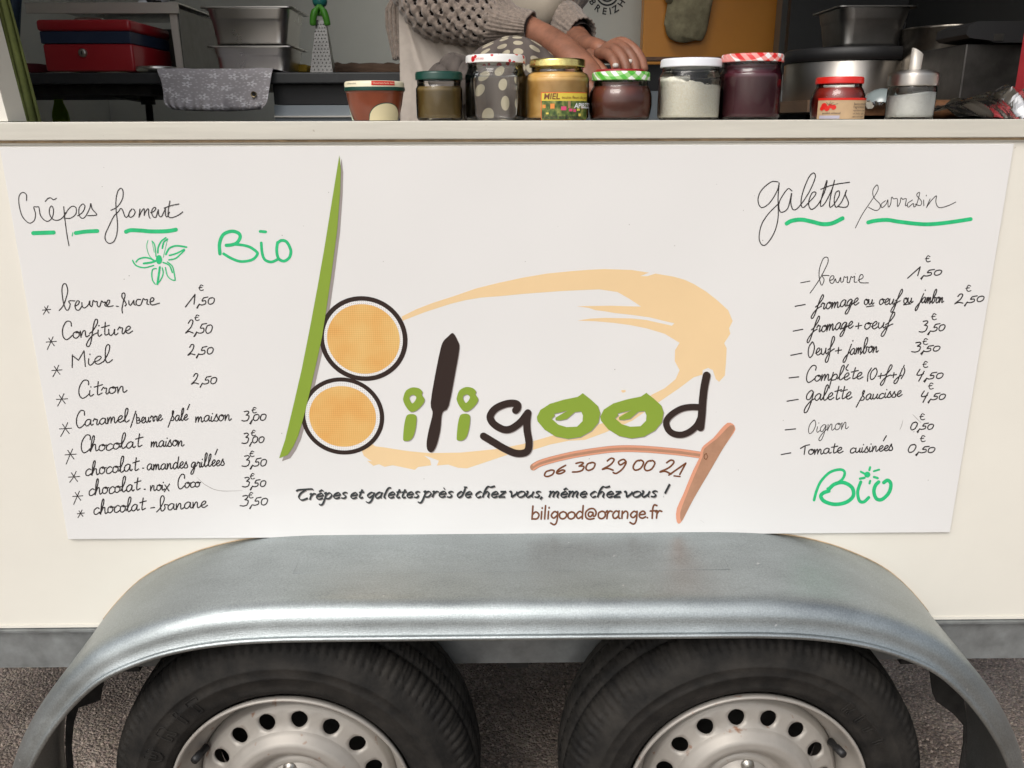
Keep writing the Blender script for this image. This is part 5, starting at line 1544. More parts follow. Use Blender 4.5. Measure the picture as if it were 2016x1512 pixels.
pp = [(x0_ + .002, zt_ - .008), (x0_ + .02, zt_), (x1_, zt_), (x1_, zb_), (x0_ + .055, zb_), (x0_ + .045, zb_ + .004), (x0_ + .008, zb_ + .008), (x0_, zb_ + .014)]
n = len(pp)
g.add([(x, .385, z) for x, z in pp] + [(x, .50, z) for x, z in pp], [tuple(range(n)), tuple(reversed(range(n, 2 * n)))] + [(k, (k + 1) % n, n + (k + 1) % n, n + k) for k in range(n)])
g.make("lid_handle", m_black, t, smooth=False)
c0 = P(1958, 66, .383)
G().box((c0.x, .3835, c0.z - .012), (c0.x + .018, .3845, c0.z)).make("handle_plate", m_dull, t, smooth=False)

# ------------------------------------------------------------ left side: cash box, pans, cloth, grater
zw = zt + .0006
# floral cloth strip under the box
def floral(name, base, fl, sc, thr=.20):
    m = bpy.data.materials.new(name); m.use_nodes = True
    n = m.node_tree.nodes; l = m.node_tree.links; b = n["Principled BSDF"]
    tc = n.new("ShaderNodeTexCoord")
    mp = n.new("ShaderNodeMapping"); mp.inputs['Scale'].default_value = (1, 1, 1); l.new(tc.outputs['UV'], mp.inputs[0])
    v = n.new("ShaderNodeTexVoronoi"); v.voronoi_dimensions = '2D'; v.inputs['Scale'].default_value = sc; v.inputs['Randomness'].default_value = .75
    l.new(mp.outputs[0], v.inputs['Vector'])
    # petals: distance modulated by the angle round the cell's point
    sub = n.new("ShaderNodeVectorMath"); sub.operation = 'SUBTRACT'; l.new(mp.outputs[0], sub.inputs[0]); l.new(v.outputs['Position'], sub.inputs[1])
    sp = n.new("ShaderNodeSeparateXYZ"); l.new(sub.outputs[0], sp.inputs[0])
    at = n.new("ShaderNodeMath"); at.operation = 'ARCTAN2'; l.new(sp.outputs[1], at.inputs[0]); l.new(sp.outputs[0], at.inputs[1])
    m5 = n.new("ShaderNodeMath"); m5.operation = 'MULTIPLY'; m5.inputs[1].default_value = 5; l.new(at.outputs[0], m5.inputs[0])
    co = n.new("ShaderNodeMath"); co.operation = 'COSINE'; l.new(m5.outputs[0], co.inputs[0])
    ma = n.new("ShaderNodeMath"); ma.operation = 'MULTIPLY_ADD'; ma.inputs[1].default_value = .09; ma.inputs[2].default_value = thr; l.new(co.outputs[0], ma.inputs[0])
    lt = n.new("ShaderNodeMath"); lt.operation = 'LESS_THAN'; l.new(v.outputs['Distance'], lt.inputs[0]); l.new(ma.outputs[0], lt.inputs[1])
    gt = n.new("ShaderNodeMath"); gt.operation = 'GREATER_THAN'; gt.inputs[1].default_value = .07; l.new(v.outputs['Distance'], gt.inputs[0])
    mu = n.new("ShaderNodeMath"); mu.operation = 'MULTIPLY'; l.new(lt.outputs[0], mu.inputs[0]); l.new(gt.outputs[0], mu.inputs[1])
    v2 = n.new("ShaderNodeTexVoronoi"); v2.voronoi_dimensions = '2D'; v2.inputs['Scale'].default_value = sc * 3.6
    l.new(mp.outputs[0], v2.inputs['Vector'])
    l2 = n.new("ShaderNodeMath"); l2.operation = 'LESS_THAN'; l2.inputs[1].default_value = .22; l.new(v2.outputs['Distance'], l2.inputs[0])
    mq = n.new("ShaderNodeMath"); mq.operation = 'MULTIPLY'; mq.inputs[1].default_value = .5; l.new(l2.outputs[0], mq.inputs[0])
    mxx = n.new("ShaderNodeMath"); mxx.operation = 'MAXIMUM'; l.new(mu.outputs[0], mxx.inputs[0]); l.new(mq.outputs[0], mxx.inputs[1])
    mx = n.new("ShaderNodeMix"); mx.data_type = 'RGBA'; l.new(mxx.outputs[0], mx.inputs['Factor'])
    mx.inputs['A'].default_value = (*base, 1); mx.inputs['B'].default_value = (*fl, 1)
    l.new(mx.outputs['Result'], b.inputs['Base Color']); b.inputs['Roughness'].default_value = .85
    nz = n.new("ShaderNodeTexNoise"); nz.inputs['Scale'].default_value = 60; l.new(tc.outputs['Object'], nz.inputs['Vector'])
    bp = n.new("ShaderNodeBump"); bp.inputs['Distance'].default_value = .002; bp.inputs['Strength'].default_value = .6
    l.new(nz.outputs[0], bp.inputs['Height']); l.new(bp.outputs[0], b.inputs['Normal'])
    return m
a = P(90, 140, .76).x; b = P(290, 140, .76).x
g = G().grid(lambda u, v: (a - .12 + (b - a + .12) * u, .755 + .35 * v, zw + .0035 + (.0012 * math.sin(u * 19) if v > 0 else -.0032)), 30, 6)
g.make("shelf_cloth", floral("cloth_with_green_leaves", (.50, .48, .43), (.10, .32, .07), 9))
top(bpy.data.objects["shelf_cloth"], "pale cloth with green leaves spread under the red cash box", "cloth")
# cash box
m_redm = M("red_enamel", (0.38, 0.014, 0.022), rough=.30, coat=.3, var=.05, vscale=5)
m_navy = M("navy_enamel", (0.022, 0.036, 0.075), rough=.35)
bY = .80
p00, p11 = P(69, 37, bY), P(266, 136, bY)
zA, zB, zC, zD = zw + .005, P(170, 86, bY).z, P(170, 61, bY).z, P(170, 38, bY).z
x0, x1 = p00.x, p11.x
t = thing("cash_box", "red metal cash box with a navy blue band and a round lock", "cash box", ((x0 + x1) / 2, bY + .1, zA))
dep = .24
G().box((x0 + .006, bY + .002, zA), (x1 - .001, bY + dep, zB), bev=.005).make("box_base", m_redm, t)
G().box((x0 + .004, bY + .001, zB + .0005), (x1 - .002, bY + dep - .002, zC - .0005), bev=.002).make("navy_tray_band", m_navy, t, smooth=False)
G().box((x0, bY - .002, zC), (x1 + .001, bY + dep + .002, zD), bev=.007).make("box_lid", m_redm, t)
lk = P(163, 104, bY)
G().lathe([(.0095, .002), (.0095, -.002), (.008, -.0045), (.006, -.0055), (.0005, -.0055)], (lk.x, bY, lk.z), 24, axis='Y', caps=False).make("lock", m_nut, t)
G().box((lk.x - .0008, bY - .0065, lk.z - .0035), (lk.x + .0008, bY - .0056, lk.z + .0035)).make("keyhole", m_black, t, smooth=False)
hx = (x0 + x1) / 2 - .03
G().tube(cr([(hx - .03, bY + .1, zD), (hx - .03, bY + .1, zD + .012), (hx + .03, bY + .1, zD + .012), (hx + .03, bY + .1, zD)], 5), .002, 8).make("carry_handle", m_nut, t)
# things behind/left of it
a = P(45, 130, 1.0)
g = G().lathe(cr([(.0005, 0), (.05, 0), (.06, .015), (.05, .03), (.0005, .034)], 3), (a.x + .02, .98, zw), 24, caps=False)
top(g.make("red_bundle", M("dark_red_cloth", (.11, .008, .014), rough=.8)), "dark red bundle on the worktop, left of the red cash box", "bundle")
# steel lid / dish
a = P(308, 133, .80)
t = thing("round_steel_dish", "flat round steel dish lying on the worktop beside the red cash box", "dish", (a.x, .80, zw))
R = 38 * scale_at(308, 133, .8)
G().lathe([(R * .55, 0), (R * .95, .004), (R, .007), (R, .013), (R * .96, .0145), (R * .9, .0135), (.0005, .0135)], (a.x, .80, zw), 48, caps=False).make("lid_disc", m_steel, t)
# steel stand (shelf) behind
st = thing("steel_stand", "folded steel shelf stand behind the red cash box", "stand", (P(250, 100, 1.0).x, 1.05, zw))
a = P(90, 5, .93); b = P(352, 26, .93)
G().box((a.x - .05, .93, b.z), (b.x, .935, a.z)).make("front_flange", m_satin, st, smooth=False)
G().box((a.x - .05, .9352, a.z - .003), (b.x, 1.34, a.z)).make("shelf_top", m_steel, st, smooth=False)
c0 = P(333, 27, .94); c1 = P(357, 135, .94)
G().add([(c0.x, .94, c0.z), (c0.x + .018, .94, c0.z), (c0.x + .020, .94, zw), (c0.x + .004, .94, zw)], [(0, 3, 2, 1)]).make("front_leg", m_satin, st, smooth=False)
bpy.data.objects["front_leg"].modifiers.new("t", 'SOLIDIFY').thickness = .003
G().box((c0.x + .0185, .945, zw), (c0.x + .021, 1.32, c0.z + .012)).make("side_plate", m_dull, st, smooth=False)
G().box((c0.x - .32, 1.30, zw), (c0.x + .018, 1.303, c0.z)).make("back_plate", m_dull, st, smooth=False)
# stacked gastronorm pans
zmid = P(487, 90, .86).z
gastro("steel_pan", "shallow steel pan at the bottom of the stack on the worktop", 404, 577, 90, 139, .86, taper=.87, depth=.17, group="steel pans stacked on the worktop", zbase=zw)
gastro("steel_pan", "deep steel pan nested on top of the stack on the worktop", 390, 575, 12, 90, .86, taper=.83, depth=.19, group="steel pans stacked on the worktop", zbase=zmid + .001)
# odds and ends on top of the stand
a = P(376, 10, 1.0)
zs = P(90, 5, .93).z + .0008
t = thing("coiled_cable", "black and white coiled cable lying on top of the steel stand", "cable", (a.x, 1.0, zs))
for k in range(4):
    G().tube([(a.x - .11 + .02 * k + .014 * math.cos(u * .7), 1.0 + .02 * math.sin(u * .7), zs + .006 + .004 * k) for u in range(10)], .004, 8).make("cable_loop", m_black if k % 2 else m_lid_white, t)
# sponge
a = P(585, 128, 1.0)
t = thing("sponge", "yellow and dark green washing up sponge beside the steel pans", "sponge", (a.x, 1.0, zw))
w_ = 25 * scale_at(585, 128, 1.0)
G().box((a.x - w_, .98, zw), (a.x + w_, 1.05, zw + .011), bev=.003).make("scouring_pad", M("scouring_green", (.02, .035, .018), rough=.95), t)
G().box((a.x - w_, .98, zw + .0112), (a.x + w_ * .9, 1.05, zw + .030), bev=.006).make("foam", M("sponge_yellow", (.42, .27, .03), rough=.95, bump=.002, bscale=200), t)
# grater with a green handle
gx = P(636, 140, .95).x
zt0 = P(636, 40, .95).z
t = thing("cheese_grater", "conical steel grater with a green and turquoise plastic handle", "grater", (gx, .95, zw))
hh = zt0 - zw
wb, wt_ = 23 * scale_at(636, 130, .95), 9 * scale_at(640, 40, .95)
G().add([(gx + sx * w + .004 * (z > zw), .95 + sy * w * .8, z) for z, w in ((zw, wb), (zt0, wt_)) for sx, sy in ((-1, -1), (1, -1), (1, 1), (-1, 1))],
        [(0, 1, 5, 4), (1, 2, 6, 5), (2, 3, 7, 6), (3, 0, 4, 7)]).make("grater_body", m_dull, t, smooth=False)
g = G()
for r_ in range(15):
    u = (r_ + .7) / 16
    z = zw + hh * u; w = wb + (wt_ - wb) * u
    nn = 5 if u < .5 else 4
    for k in range(nn):
        x = gx + (k - (nn - 1) / 2) / nn * 1.9 * w + (.35 * w / nn if r_ % 2 else -.35 * w / nn) + .002
        y = .95 - w * .8
        s_ = .0022
        g.add([(x - s_, y - .0002, z - s_ * .4), (x + s_, y - .0002, z - s_ * .4), (x, y - .0022, z + s_ * .8), (x, y - .0002, z + s_ * 1.3)], [(0, 1, 2), (0, 2, 3), (1, 3, 2)])
g.make("grater_teeth", m_lid_white if False else m_steel, t, smooth=False, kind='stuff')
m_gp = M("green_plastic", (.08, .32, .03), rough=.3)
m_tq = M("turquoise_plastic", (.03, .22, .20), rough=.3)
for s_ in (-1, 1):
    G().tube(cr([(gx + .004, .935, zt0 + .030), (gx + .004 + s_ * .010, .93, zt0 + .018), (gx + .004 + s_ * .016, .93, zt0 + .000), (gx + .004 + s_ * .017, .932, zt0 - .014)], 4), [.006] * 4 + [.0085] * 4 + [.008] * 4 + [.004], 10).make("handle_leaf", m_gp, t)
zq = P(640, 8, .95).z
G().tube(cr([(gx + .004, .95, zt0 + .01), (gx + .004, .95, zt0 + .03), (gx + .003, .95, zq - .005)], 4), [.012, .012, .012, .010, .009, .010, .012, .013, .014], 14).make("handle_stem", m_gp, t)
G().lathe(cr([(.0005, 0), (.014, .004), (.018, .016), (.013, .03), (.0005, .034)], 3), (gx + .003, .95, zq - .008), 20, caps=False).make("handle_knob", m_tq, t)
# bark roll
a = P(655, 128, 1.1); b = P(800, 128, 1.1)
m_bark = M("cork_bark", (.14, .085, .055), rough=.9, var=.5, vscale=18, bump=.006, bscale=26, stretch=(.35, 1, 2.2))
t = thing("rolled_twine_log", "brown fibrous roll lying along the worktop behind the grater", "roll", (a.x, 1.1, zw))
rr = 15 * scale_at(700, 128, 1.1)
pts = [(a.x + (b.x - a.x) * k / 16, 1.1, zw + rr * (1 + .05 * math.sin(k * 2.1))) for k in range(17)]
G().tube(pts, [rr * (1 + .08 * math.sin(k * 1.7)) for k in range(17)], 20).make("roll_body", m_bark, t)
# patterned grey cloth over the worktop edge
m_flor = floral("grey_cloth_with_white_flowers", (.47, .44, .455), (.80, .78, .80), 5.6)
t = thing("floral_cloth", "grey cloth printed with white flowers draped over the worktop edge", "cloth", (P(424, 140, .74).x, .74, zw))
TL, TR, BL, BR = P(309, 141, .735), P(538, 141, .735), P(331, 219, .73), P(529, 219, .73)
def clo(u, v):
    # v: 0 on the worktop at the back, 1 at the gathered hem
    if v < .28:
        k = v / .28
        x = TL.x + (TR.x - TL.x) * u
        return (x, .90 - (.90 - .738) * k, zw + .0045 + .0055 * max(0, math.sin(u * 9 + .4)) * math.sin(k * PI) + .002)
    k = (v - .28) / .72
    x0 = TL.x + (BL.x - TL.x) * k; x1 = TR.x + (BR.x - TR.x) * k
    rnd = max(0, (k - .78) / .22) ** 2 * .012
    x = x0 + (x1 - x0) * u + .001 * math.sin(30 * u) * k + (rnd * (1 - u * 5) if u < .2 else 0) - (rnd * (1 - (1 - u) * 5) if u > .8 else 0) + .004 * math.sin(k * 5) * (1 - u)
    zt_ = zw + .0065
    z = zt_ + (BL.z + .004 - zt_) * k + (.0045 * math.sin(u * 3.1)) * (-k)
    gath = (.0032 * math.sin(u * 74) + .002 * math.sin(u * 41 + 1)) * max(0, (k - .55) / .45) ** 1.2 + .007 * math.sin(u * 8 + 1 + k) * k + .0045 * math.sin(u * 17 + k * 3) * k
    tuck = .010 * max(0, (k - .88) / .12) ** 2
    return (x, .735 - .006 * math.sin(min(1, k * 6) * PI / 2) - .012 * k + gath + tuck, z)
g = G().grid(clo, 150, 50)
o = g.make("cloth_sheet", m_flor, t)
so = o.modifiers.new("t", 'SOLIDIFY'); so.thickness = .0014; so.offset = 1
e = P(501, 186, .722)
G().lathe([(.0065, -.0015), (.0065, .0015), (.0035, .0015), (.0035, -.0015), (.0065, -.0015)], (e.x, .716, e.z), 24, axis='Y', caps=False).make("brass_eyelet", M("aged_brass", (.30, .24, .15), rough=.35, metal=.9), t)
G().lathe([(.0035, 0), (.0002, 0)], (e.x, .7162, e.z), 16, axis='Y', caps=False).make("eyelet_hole", m_black, t)
# pole and bits below the worktop
a = P(288, 170, .95)
t = thing("folding_table_leg", "black socketed table leg with a chromed tube under the worktop", "table leg", (a.x, .95, 0.6))
G().tube([(a.x, .95, zt - .046), (a.x, .95, P(288, 206, .95).z)], .017, 16).make("leg_socket", m_black, t)
G().tube([(a.x, .95, P(288, 206, .95).z), (a.x, .95, FLOOR)], .0085, 14).make("chrome_tube", m_steel, t)
G().tube([(a.x - .09, .96, P(215, 190, .95).z), (a.x - .012, .95, P(260, 200, .95).z)], .0028, 8).make("side_strut", m_dull, t)
a = P(121, 238, 1.2)
t = thing("green_bottle", "green plastic squeeze bottle under the worktop at the left", "bottle", (a.x, 1.2, a.z - .1))
G().lathe(cr([(.0005, 0), (.022, .0), (.024, .03), (.023, .11), (.017, .135), (.012, .150), (.010, .175), (.0005, .178)], 3), (a.x, 1.2, a.z - .1), 28, caps=False, ry=.7).make("bottle_body", M("lime_plastic", (.26, .44, .02), rough=.35), t)
G().lathe([(.011, 0), (.011, .012), (.006, .016), (.0005, .018)], (a.x, 1.2, a.z + .076), 20, caps=False).make("bottle_cap", m_gp, t)
a = P(166, 170, 1.9); b = P(172, 206, 1.9)
top(G().box((a.x - .012, YB - .004, b.z), (b.x + .008, YB - .001, a.z)).make("dark_tape_strip", m_dark, smooth=False), "dark strip stuck to the wall below the worktop", "tape strip")
# hanging cloths at the left
def hang(name, label, cat, xa, xb, xc_, xd, ya, yb, Y, mat, folds, amp, nu=50, nv=30, rag=0.0):
    A_, B_, C2, D_ = P(xa, ya, Y), P(xb, ya, Y), P(xc_, yb, Y), P(xd, yb, Y)
    t = thing(name, label, cat, ((A_.x + B_.x) / 2, Y, C2.z))
    def fn(u, v):
        x = (A_.x + (B_.x - A_.x) * u) * (1 - v) + (C2.x + (D_.x - C2.x) * u) * v
        z = A_.z + (C2.z - A_.z) * v - rag * math.sin(u * PI) * v
        y = Y + amp * math.sin(u * folds + v * 1.3) * (.5 + .5 * v) + amp * .4 * math.sin(u * folds * 2.3 + 2 + v * 2)
        return (x, y, z)
    o = G().grid(fn, nu, nv).make("cloth_sheet", mat, t)
    so = o.modifiers.new("t", 'SOLIDIFY'); so.thickness = .0015
    return t
m_olive = M("olive_green_cloth", (.22, .25, .075), rough=.85, var=.25, vscale=22, bump=.002, bscale=60)
hang("green_apron", "olive green cloth hanging beside the left hatch jamb", "cloth", -46, 2, 30, 86, -60, 262, .16, m_olive, 15, .012)
m_blue = M("dusty_blue_cloth", (.055, .085, .125), rough=.85, var=.25, vscale=25)
hang("blue_cloth", "dusty blue cloth hanging in the upper left corner behind the green cloth", "cloth", -30, 50, -10, 42, -80, 84, 1.1, m_blue, 9, .012, rag=.02)
# glove hanging on the orange door
m_mitt = M("stained_oven_cloth", (.36, .32, .20), rough=.9, var=.4, vscale=20, bump=.002, bscale=60)
q = P(1357, 0, 1.76)
t = thing("oven_glove", "worn grey beige oven glove hanging against the orange cupboard door", "oven glove", (q.x, 1.78, q.z))
hz = P(1357, 82, 1.76).z; wz = 44 * scale_at(1357, 0, 1.76)
pts = [(q.x + wz * .5, 1.775, q.z + .20), (q.x + wz * .3, 1.775, q.z + .1), (q.x + .01, 1.772, q.z + .02), (q.x - .004, 1.772, hz + .05), (q.x - .012, 1.775, hz + .02), (q.x - .014, 1.778, hz)]
G().tube(cr(pts, 5), [wz * (1 if k < 14 else max(.1, 1 - ((k - 14) / 12) ** 2.2 * .95)) for k in range(26)], 24, flat=1.0, up=(0, 1, 0)).make("glove_body", m_mitt, t)
o = [x for x in t.children][0]
me = o.data
for vv in me.vertices:
    wy = vv.co.y
    vv.co.y = wy * .28
G().tube(cr([(q.x - wz * .7, 1.775, q.z + .10), (q.x - wz * .95, 1.773, q.z + .04), (q.x - wz * .80, 1.773, q.z - .01)], 4), [.016, .018, .02, .02, .02, .019, .017, .013, .006], 14).make("glove_thumb", m_mitt, t)
# ------------------------------------------------------------ the person serving
PF = P(905, 240, .62)
person = thing("person", "person in open knit beige cardigan and pale apron leaning over behind the jars", "person", (PF.x, .62, FLOOR + .001))
def skin_tone():
    m = M("skin", (0.245, 0.105, 0.063), rough=.52, var=.3, vscale=28, bump=.0004, bscale=240)
    m.node_tree.nodes["Principled BSDF"].inputs['Subsurface Weight'].default_value = .08
    m.node_tree.nodes["Principled BSDF"].inputs['Subsurface Radius'].default_value = (.01, .004, .002)
    return m
m_skin = skin_tone()
def skin_mesh(name, verts, edges, radii, mat, parent, root=0, sub=2, label=None):
    og = origin(parent)
    me = bpy.data.meshes.new(name)
    me.from_pydata([tuple(Vector(v) - og) for v in verts], edges, [])
    me.materials.append(mat)
    o = bpy.data.objects.new(name, me)
    scene.collection.objects.link(o)
    o.parent = parent
    md = o.modifiers.new("skin", 'SKIN')
    md.use_smooth_shade = True
    md.branch_smoothing = .4
    if not me.skin_vertices:
        raise RuntimeError("no skin layer")
    for i, r in enumerate(radii):
        sv = me.skin_vertices[0].data[i]
        sv.radius = (r, r) if not isinstance(r, tuple) else r
        sv.use_root = (i == root)
    sb = o.modifiers.new("sub", 'SUBSURF'); sb.levels = sub; sb.render_levels = sub
    return o
V = []; E_d = []; Rr = []
def j(p, r, link=None):
    V.append(tuple(p)); Rr.append(r)
    if link is not None: E_d.append((link, len(V) - 1))
    return len(V) - 1
pel = j((PF.x, .72, 1.36 - .02), (.13, .11))
bel = j((PF.x + .03, .70, 1.50), (.125, .10), pel)
che = j((PF.x + .09, .62, 1.68), (.14, .10), bel)
nkb = j((PF.x + .14, .56, 1.83), .062, che)
nk = j((PF.x + .155, .52, 1.88), .048, nkb)
jaw = j((PF.x + .165, .47, 1.93), .062, nk)
cra = j((PF.x + .17, .47, 2.00), .082, jaw)
crt = j((PF.x + .172, .48, 2.055), .062, cra)
hipl = j((PF.x - .085, .73, 1.28), .09, pel); hipr = j((PF.x + .085, .73, 1.28), .09, pel)
for h, s in ((hipl, -1), (hipr, 1)):
    k = j((PF.x + s * .10, .72, .95), .06, h)
    k = j((PF.x + s * .10, .74, .72), .052, k)
    k = j((PF.x + s * .10, .76, .555), .038, k)
    k = j((PF.x + s * .105, .68, .528), .036, k)
    j((PF.x + s * .11, .60, .522), .026, k)
# left-of-picture arm: shoulder, elbow, wrist, hand behind the honey jar
sl = j((PF.x - .03, .56, 1.80), .06, nkb)
e1 = j(P(852, -30, .50), .050, sl)
w0 = j(P(960, 28, .44), .040, e1)
w1 = j(P(1045, 62, .38), (.025, .027), w0)
w1b = j(P(1090, 83, .33), (.024, .025), w1)
w2 = j(P(1128, 110, .28), (.022, .025), w1b)
h1 = j(P(1152, 142, .25), (.019, .030), w2)
h2 = j(P(1168, 175, .235), (.015, .034), h1)
# other arm
sr = j((PF.x + .30, .60, 1.80), .058, nkb)
e2 = j(P(1112, -90, .62), .048, sr)
w3 = j(P(1100, 30, .56), .036, e2)
w4 = j(P(1133, 72, .47), (.024, .028), w3)
w5 = j(P(1152, 92, .42), (.022, .028), w4)
h3 = j(P(1180, 100, .36), (.021, .030), w5)
h4 = j(P(1202, 106, .32), (.018, .030), h3)
body = skin_mesh("body", V, E_d, Rr, m_skin, person, root=0, sub=2)
def finger(pts, rs, name="finger"):
    g = G()
    q = cr(pts, 4)
    rs = [r_ * .86 for r_ in rs]
    n = len(q)
    rr = []
    for i in range(n):
        t = i / (n - 1) * (len(rs) - 1); a = int(min(t, len(rs) - 2)); u = t - a
        rr.append(rs[a] + (rs[a + 1] - rs[a]) * u)
    # rounded tip
    q.append(tuple(Vector(q[-1]) + (Vector(q[-1]) - Vector(q[-2])).normalized() * rr[-1] * .6)); rr.append(rr[-1] * .55)
    g.tube(q, rr, 12)
    return g.make(name, m_skin, body)
# right hand: four fingers curling down over the red lid, thumb towards the viewer
finger([P(1196, 96, .31), P(1222, 84, .28), P(1246, 96, .255), P(1262, 118, .245), P(1268, 138, .24)], [.013, .0118, .0108, .0100, .0086])
finger([P(1192, 100, .30), P(1216, 90, .27), P(1236, 103, .245), P(1248, 124, .235), P(1252, 142, .23)], [.0135, .0122, .0112, .0102, .0088])
finger([P(1188, 104, .29), P(1206, 97, .255), P(1222, 110, .235), P(1231, 128, .225), P(1234, 143, .22)], [.0135, .0120, .0110, .0100, .0085])
finger([P(1180, 106, .285), P(1193, 105, .25), P(1206, 116, .23), P(1212, 130, .22), P(1214, 143, .215)], [.012, .0108, .0100, .0090, .0078])
finger([P(1162, 108, .34), P(1168, 118, .30), P(1178, 130, .27), P(1190, 142, .25)], [.0135, .0128, .0115, .0095], "thumb")
# left hand
for k in range(4):
    finger([P(1160 + k * 7, 165, .235 + .012 * k), P(1172 + k * 7, 188, .225 + .012 * k), P(1180 + k * 6, 208, .215 + .01 * k), P(1180 + k * 6, 224, .215 + .01 * k)], [.010, .0095, .009, .0078])
finger([P(1150, 152, .25), P(1142, 175, .22), P(1146, 195, .21)], [.0125, .011, .009], "thumb")
# rings and bracelet
m_gem = M("white_stone", (.62, .58, .52), rough=.25)
for (px, py, Y) in ((1212, 129, .2095), (1240, 121, .2315)):
    q = P(px, py, Y)
    o = G().lathe(cr([(.0005, -.004), (.004, -.003), (.0052, 0), (.004, .003), (.0005, .004)], 2), q, 12, caps=False).make("ring_stone", m_gem, body)
G().tube([P(1150 + 9 * math.cos(a), 92 + 19 * math.sin(a), .42 - .030 * math.sin(a * 1.0 + PI / 2)) for a in [k * PI / 12 for k in range(25)]], .0022, 8).make("bracelet", M("dark_beads", (.05, .02, .015), rough=.3, var=.6, vscale=300), body)
G().tube([P(1156 + 6 * math.cos(a), 93 + 20 * math.sin(a), .41 - .028 * math.sin(a + PI / 2)) for a in [k * PI / 12 for k in range(25)]], .0011, 6).make("bracelet", m_steel, body)
# face and hair
hd = Vector(V[cra])
G().tube(cr([hd + Vector((0, -.084, .012)), hd + Vector((0, -.098, -.012)), hd + Vector((0, -.093, -.022))], 3), [.008, .009, .011, .012, .012, .011, .009], 10).make("nose", m_skin, body)
for s in (-1, 1):
    G().lathe(cr([(.0005, -.008), (.008, -.004), (.010, 0), (.008, .004), (.0005, .008)], 2), hd + Vector((s * .03, -.074, .015)), 14, caps=False).make("eye", m_lid_white, body)
    G().tube([hd + Vector((s * .082, .005, .02)), hd + Vector((s * .09, .0, 0)), hd + Vector((s * .083, -.003, -.025))], [.010, .014, .008], 10).make("ear", m_skin, body)
G().tube([hd + Vector((-.022, -.072, -.050)), hd + Vector((0, -.079, -.052)), hd + Vector((.022, -.072, -.050))], [.003, .006, .003], 8).make("mouth", M("lips", (.35, .09, .07), rough=.5), body)
G().lathe(cr([(.0005, .088), (.06, .075), (.088, .04), (.094, 0), (.092, -.05), (.075, -.09), (.05, -.10)], 3), hd + Vector((0, .022, .008)), 32, caps=False).make("hair", M("dark_hair", (.04, .022, .012), rough=.5, var=.4, vscale=60), person)

# trousers
m_jeans = M("dark_blue_denim", (.018, .032, .075), rough=.85, var=.35, vscale=60, bump=.001, bscale=300)
g = G()
for s in (-1, 1):
    g.tube(cr([(PF.x + s * .055 + .035, .72, 1.50), (PF.x + s * .075 + .03, .73, 1.30), (PF.x + s * .10, .725, .98), (PF.x + s * .10, .745, .72), (PF.x + s * .10, .765, .57)], 4), [.098] * 5 + [.095] * 4 + [.085] * 4 + [.075] * 4, 24)
g.make("jeans", m_jeans, person, kind=None)
sh = G()
for s in (-1, 1):
    G().tube(cr([(PF.x + s * .10, .80, .54), (PF.x + s * .105, .72, .535), (PF.x + s * .112, .60, .527), (PF.x + s * .112, .56, .524)], 4), [.036, .04, .042, .043, .043, .042, .041, .04, .038, .034, .03, .024, .012], 14).make("shoe", m_black, person)

# shirt / apron bib over the torso, leaning to the right of the picture
m_bib = M("beige_cotton", (.33, .285, .225), rough=.9, var=.12, vscale=14, bump=.0025, bscale=22)
def blob(pts, rs, name, mat, parent, seg=40, flat=1.0, wob=.004, up=(0, 1, 0)):
    q = cr(pts, 6); n = len(q); rr = []
    for i in range(n):
        t = i / (n - 1) * (len(rs) - 1); a = int(min(t, len(rs) - 2)); u = t - a
        rr.append(rs[a] + (rs[a + 1] - rs[a]) * u)
    g = G().tube(q, rr, seg, flat=flat, up=up)
    g.v = [(x + wob * math.sin(z * 60 + y * 30), y + wob * math.sin(x * 70 + z * 40), z) for x, y, z in g.v]
    return g.make(name, mat, parent)
bl = P(900, 260, .66)
blob([(bl.x, .69, 1.30), (bl.x + .03, .68, 1.42), P(975, 30, .64), P(1010, -60, .62), P(1020, -200, .60)], [.13, .125, .098, .135, .15], "shirt", m_bib, person, flat=1.0)
# sagging front of the bib behind the forearm
blob([P(930, -30, .52), P(985, 15, .50), P(1045, 28, .50), P(1082, 5, .52), P(1095, -50, .54)], [.045, .045, .040, .034, .03], "bib_fold", m_bib, person)

# long apron skirt
m_apron = M("pale_linen_apron", (.50, .44, .385), rough=.9, var=.10, vscale=12, bump=.0012, bscale=90)
def apr(u, v):
    py = 8 + 330 * v
    xa = 786 + 4 * v
    xb = 815 + 260 * min(1, v * 2.2) ** .8
    px = xa + (xb - xa) * u
    Y = .50 - .05 * math.sin(u * PI * .9) - .04 * (1 - v) * u
    Y += .010 * math.sin(u * 21 + v * 2.0) * (.25 + v) + .006 * math.sin(u * 47 + 1 + v * 5) * v + .012 * math.exp(-((u - .16 - .05 * v) / .035) ** 2)
    p0 = P(786, py, .50)
    sx = scale_at(900, 120, .5)
    return (p0.x + (px - 786) * sx, Y, p0.z)
o = G().grid(apr, 110, 50).make("apron", m_apron, person)
so = o.modifiers.new("t", 'SOLIDIFY'); so.thickness = .0018

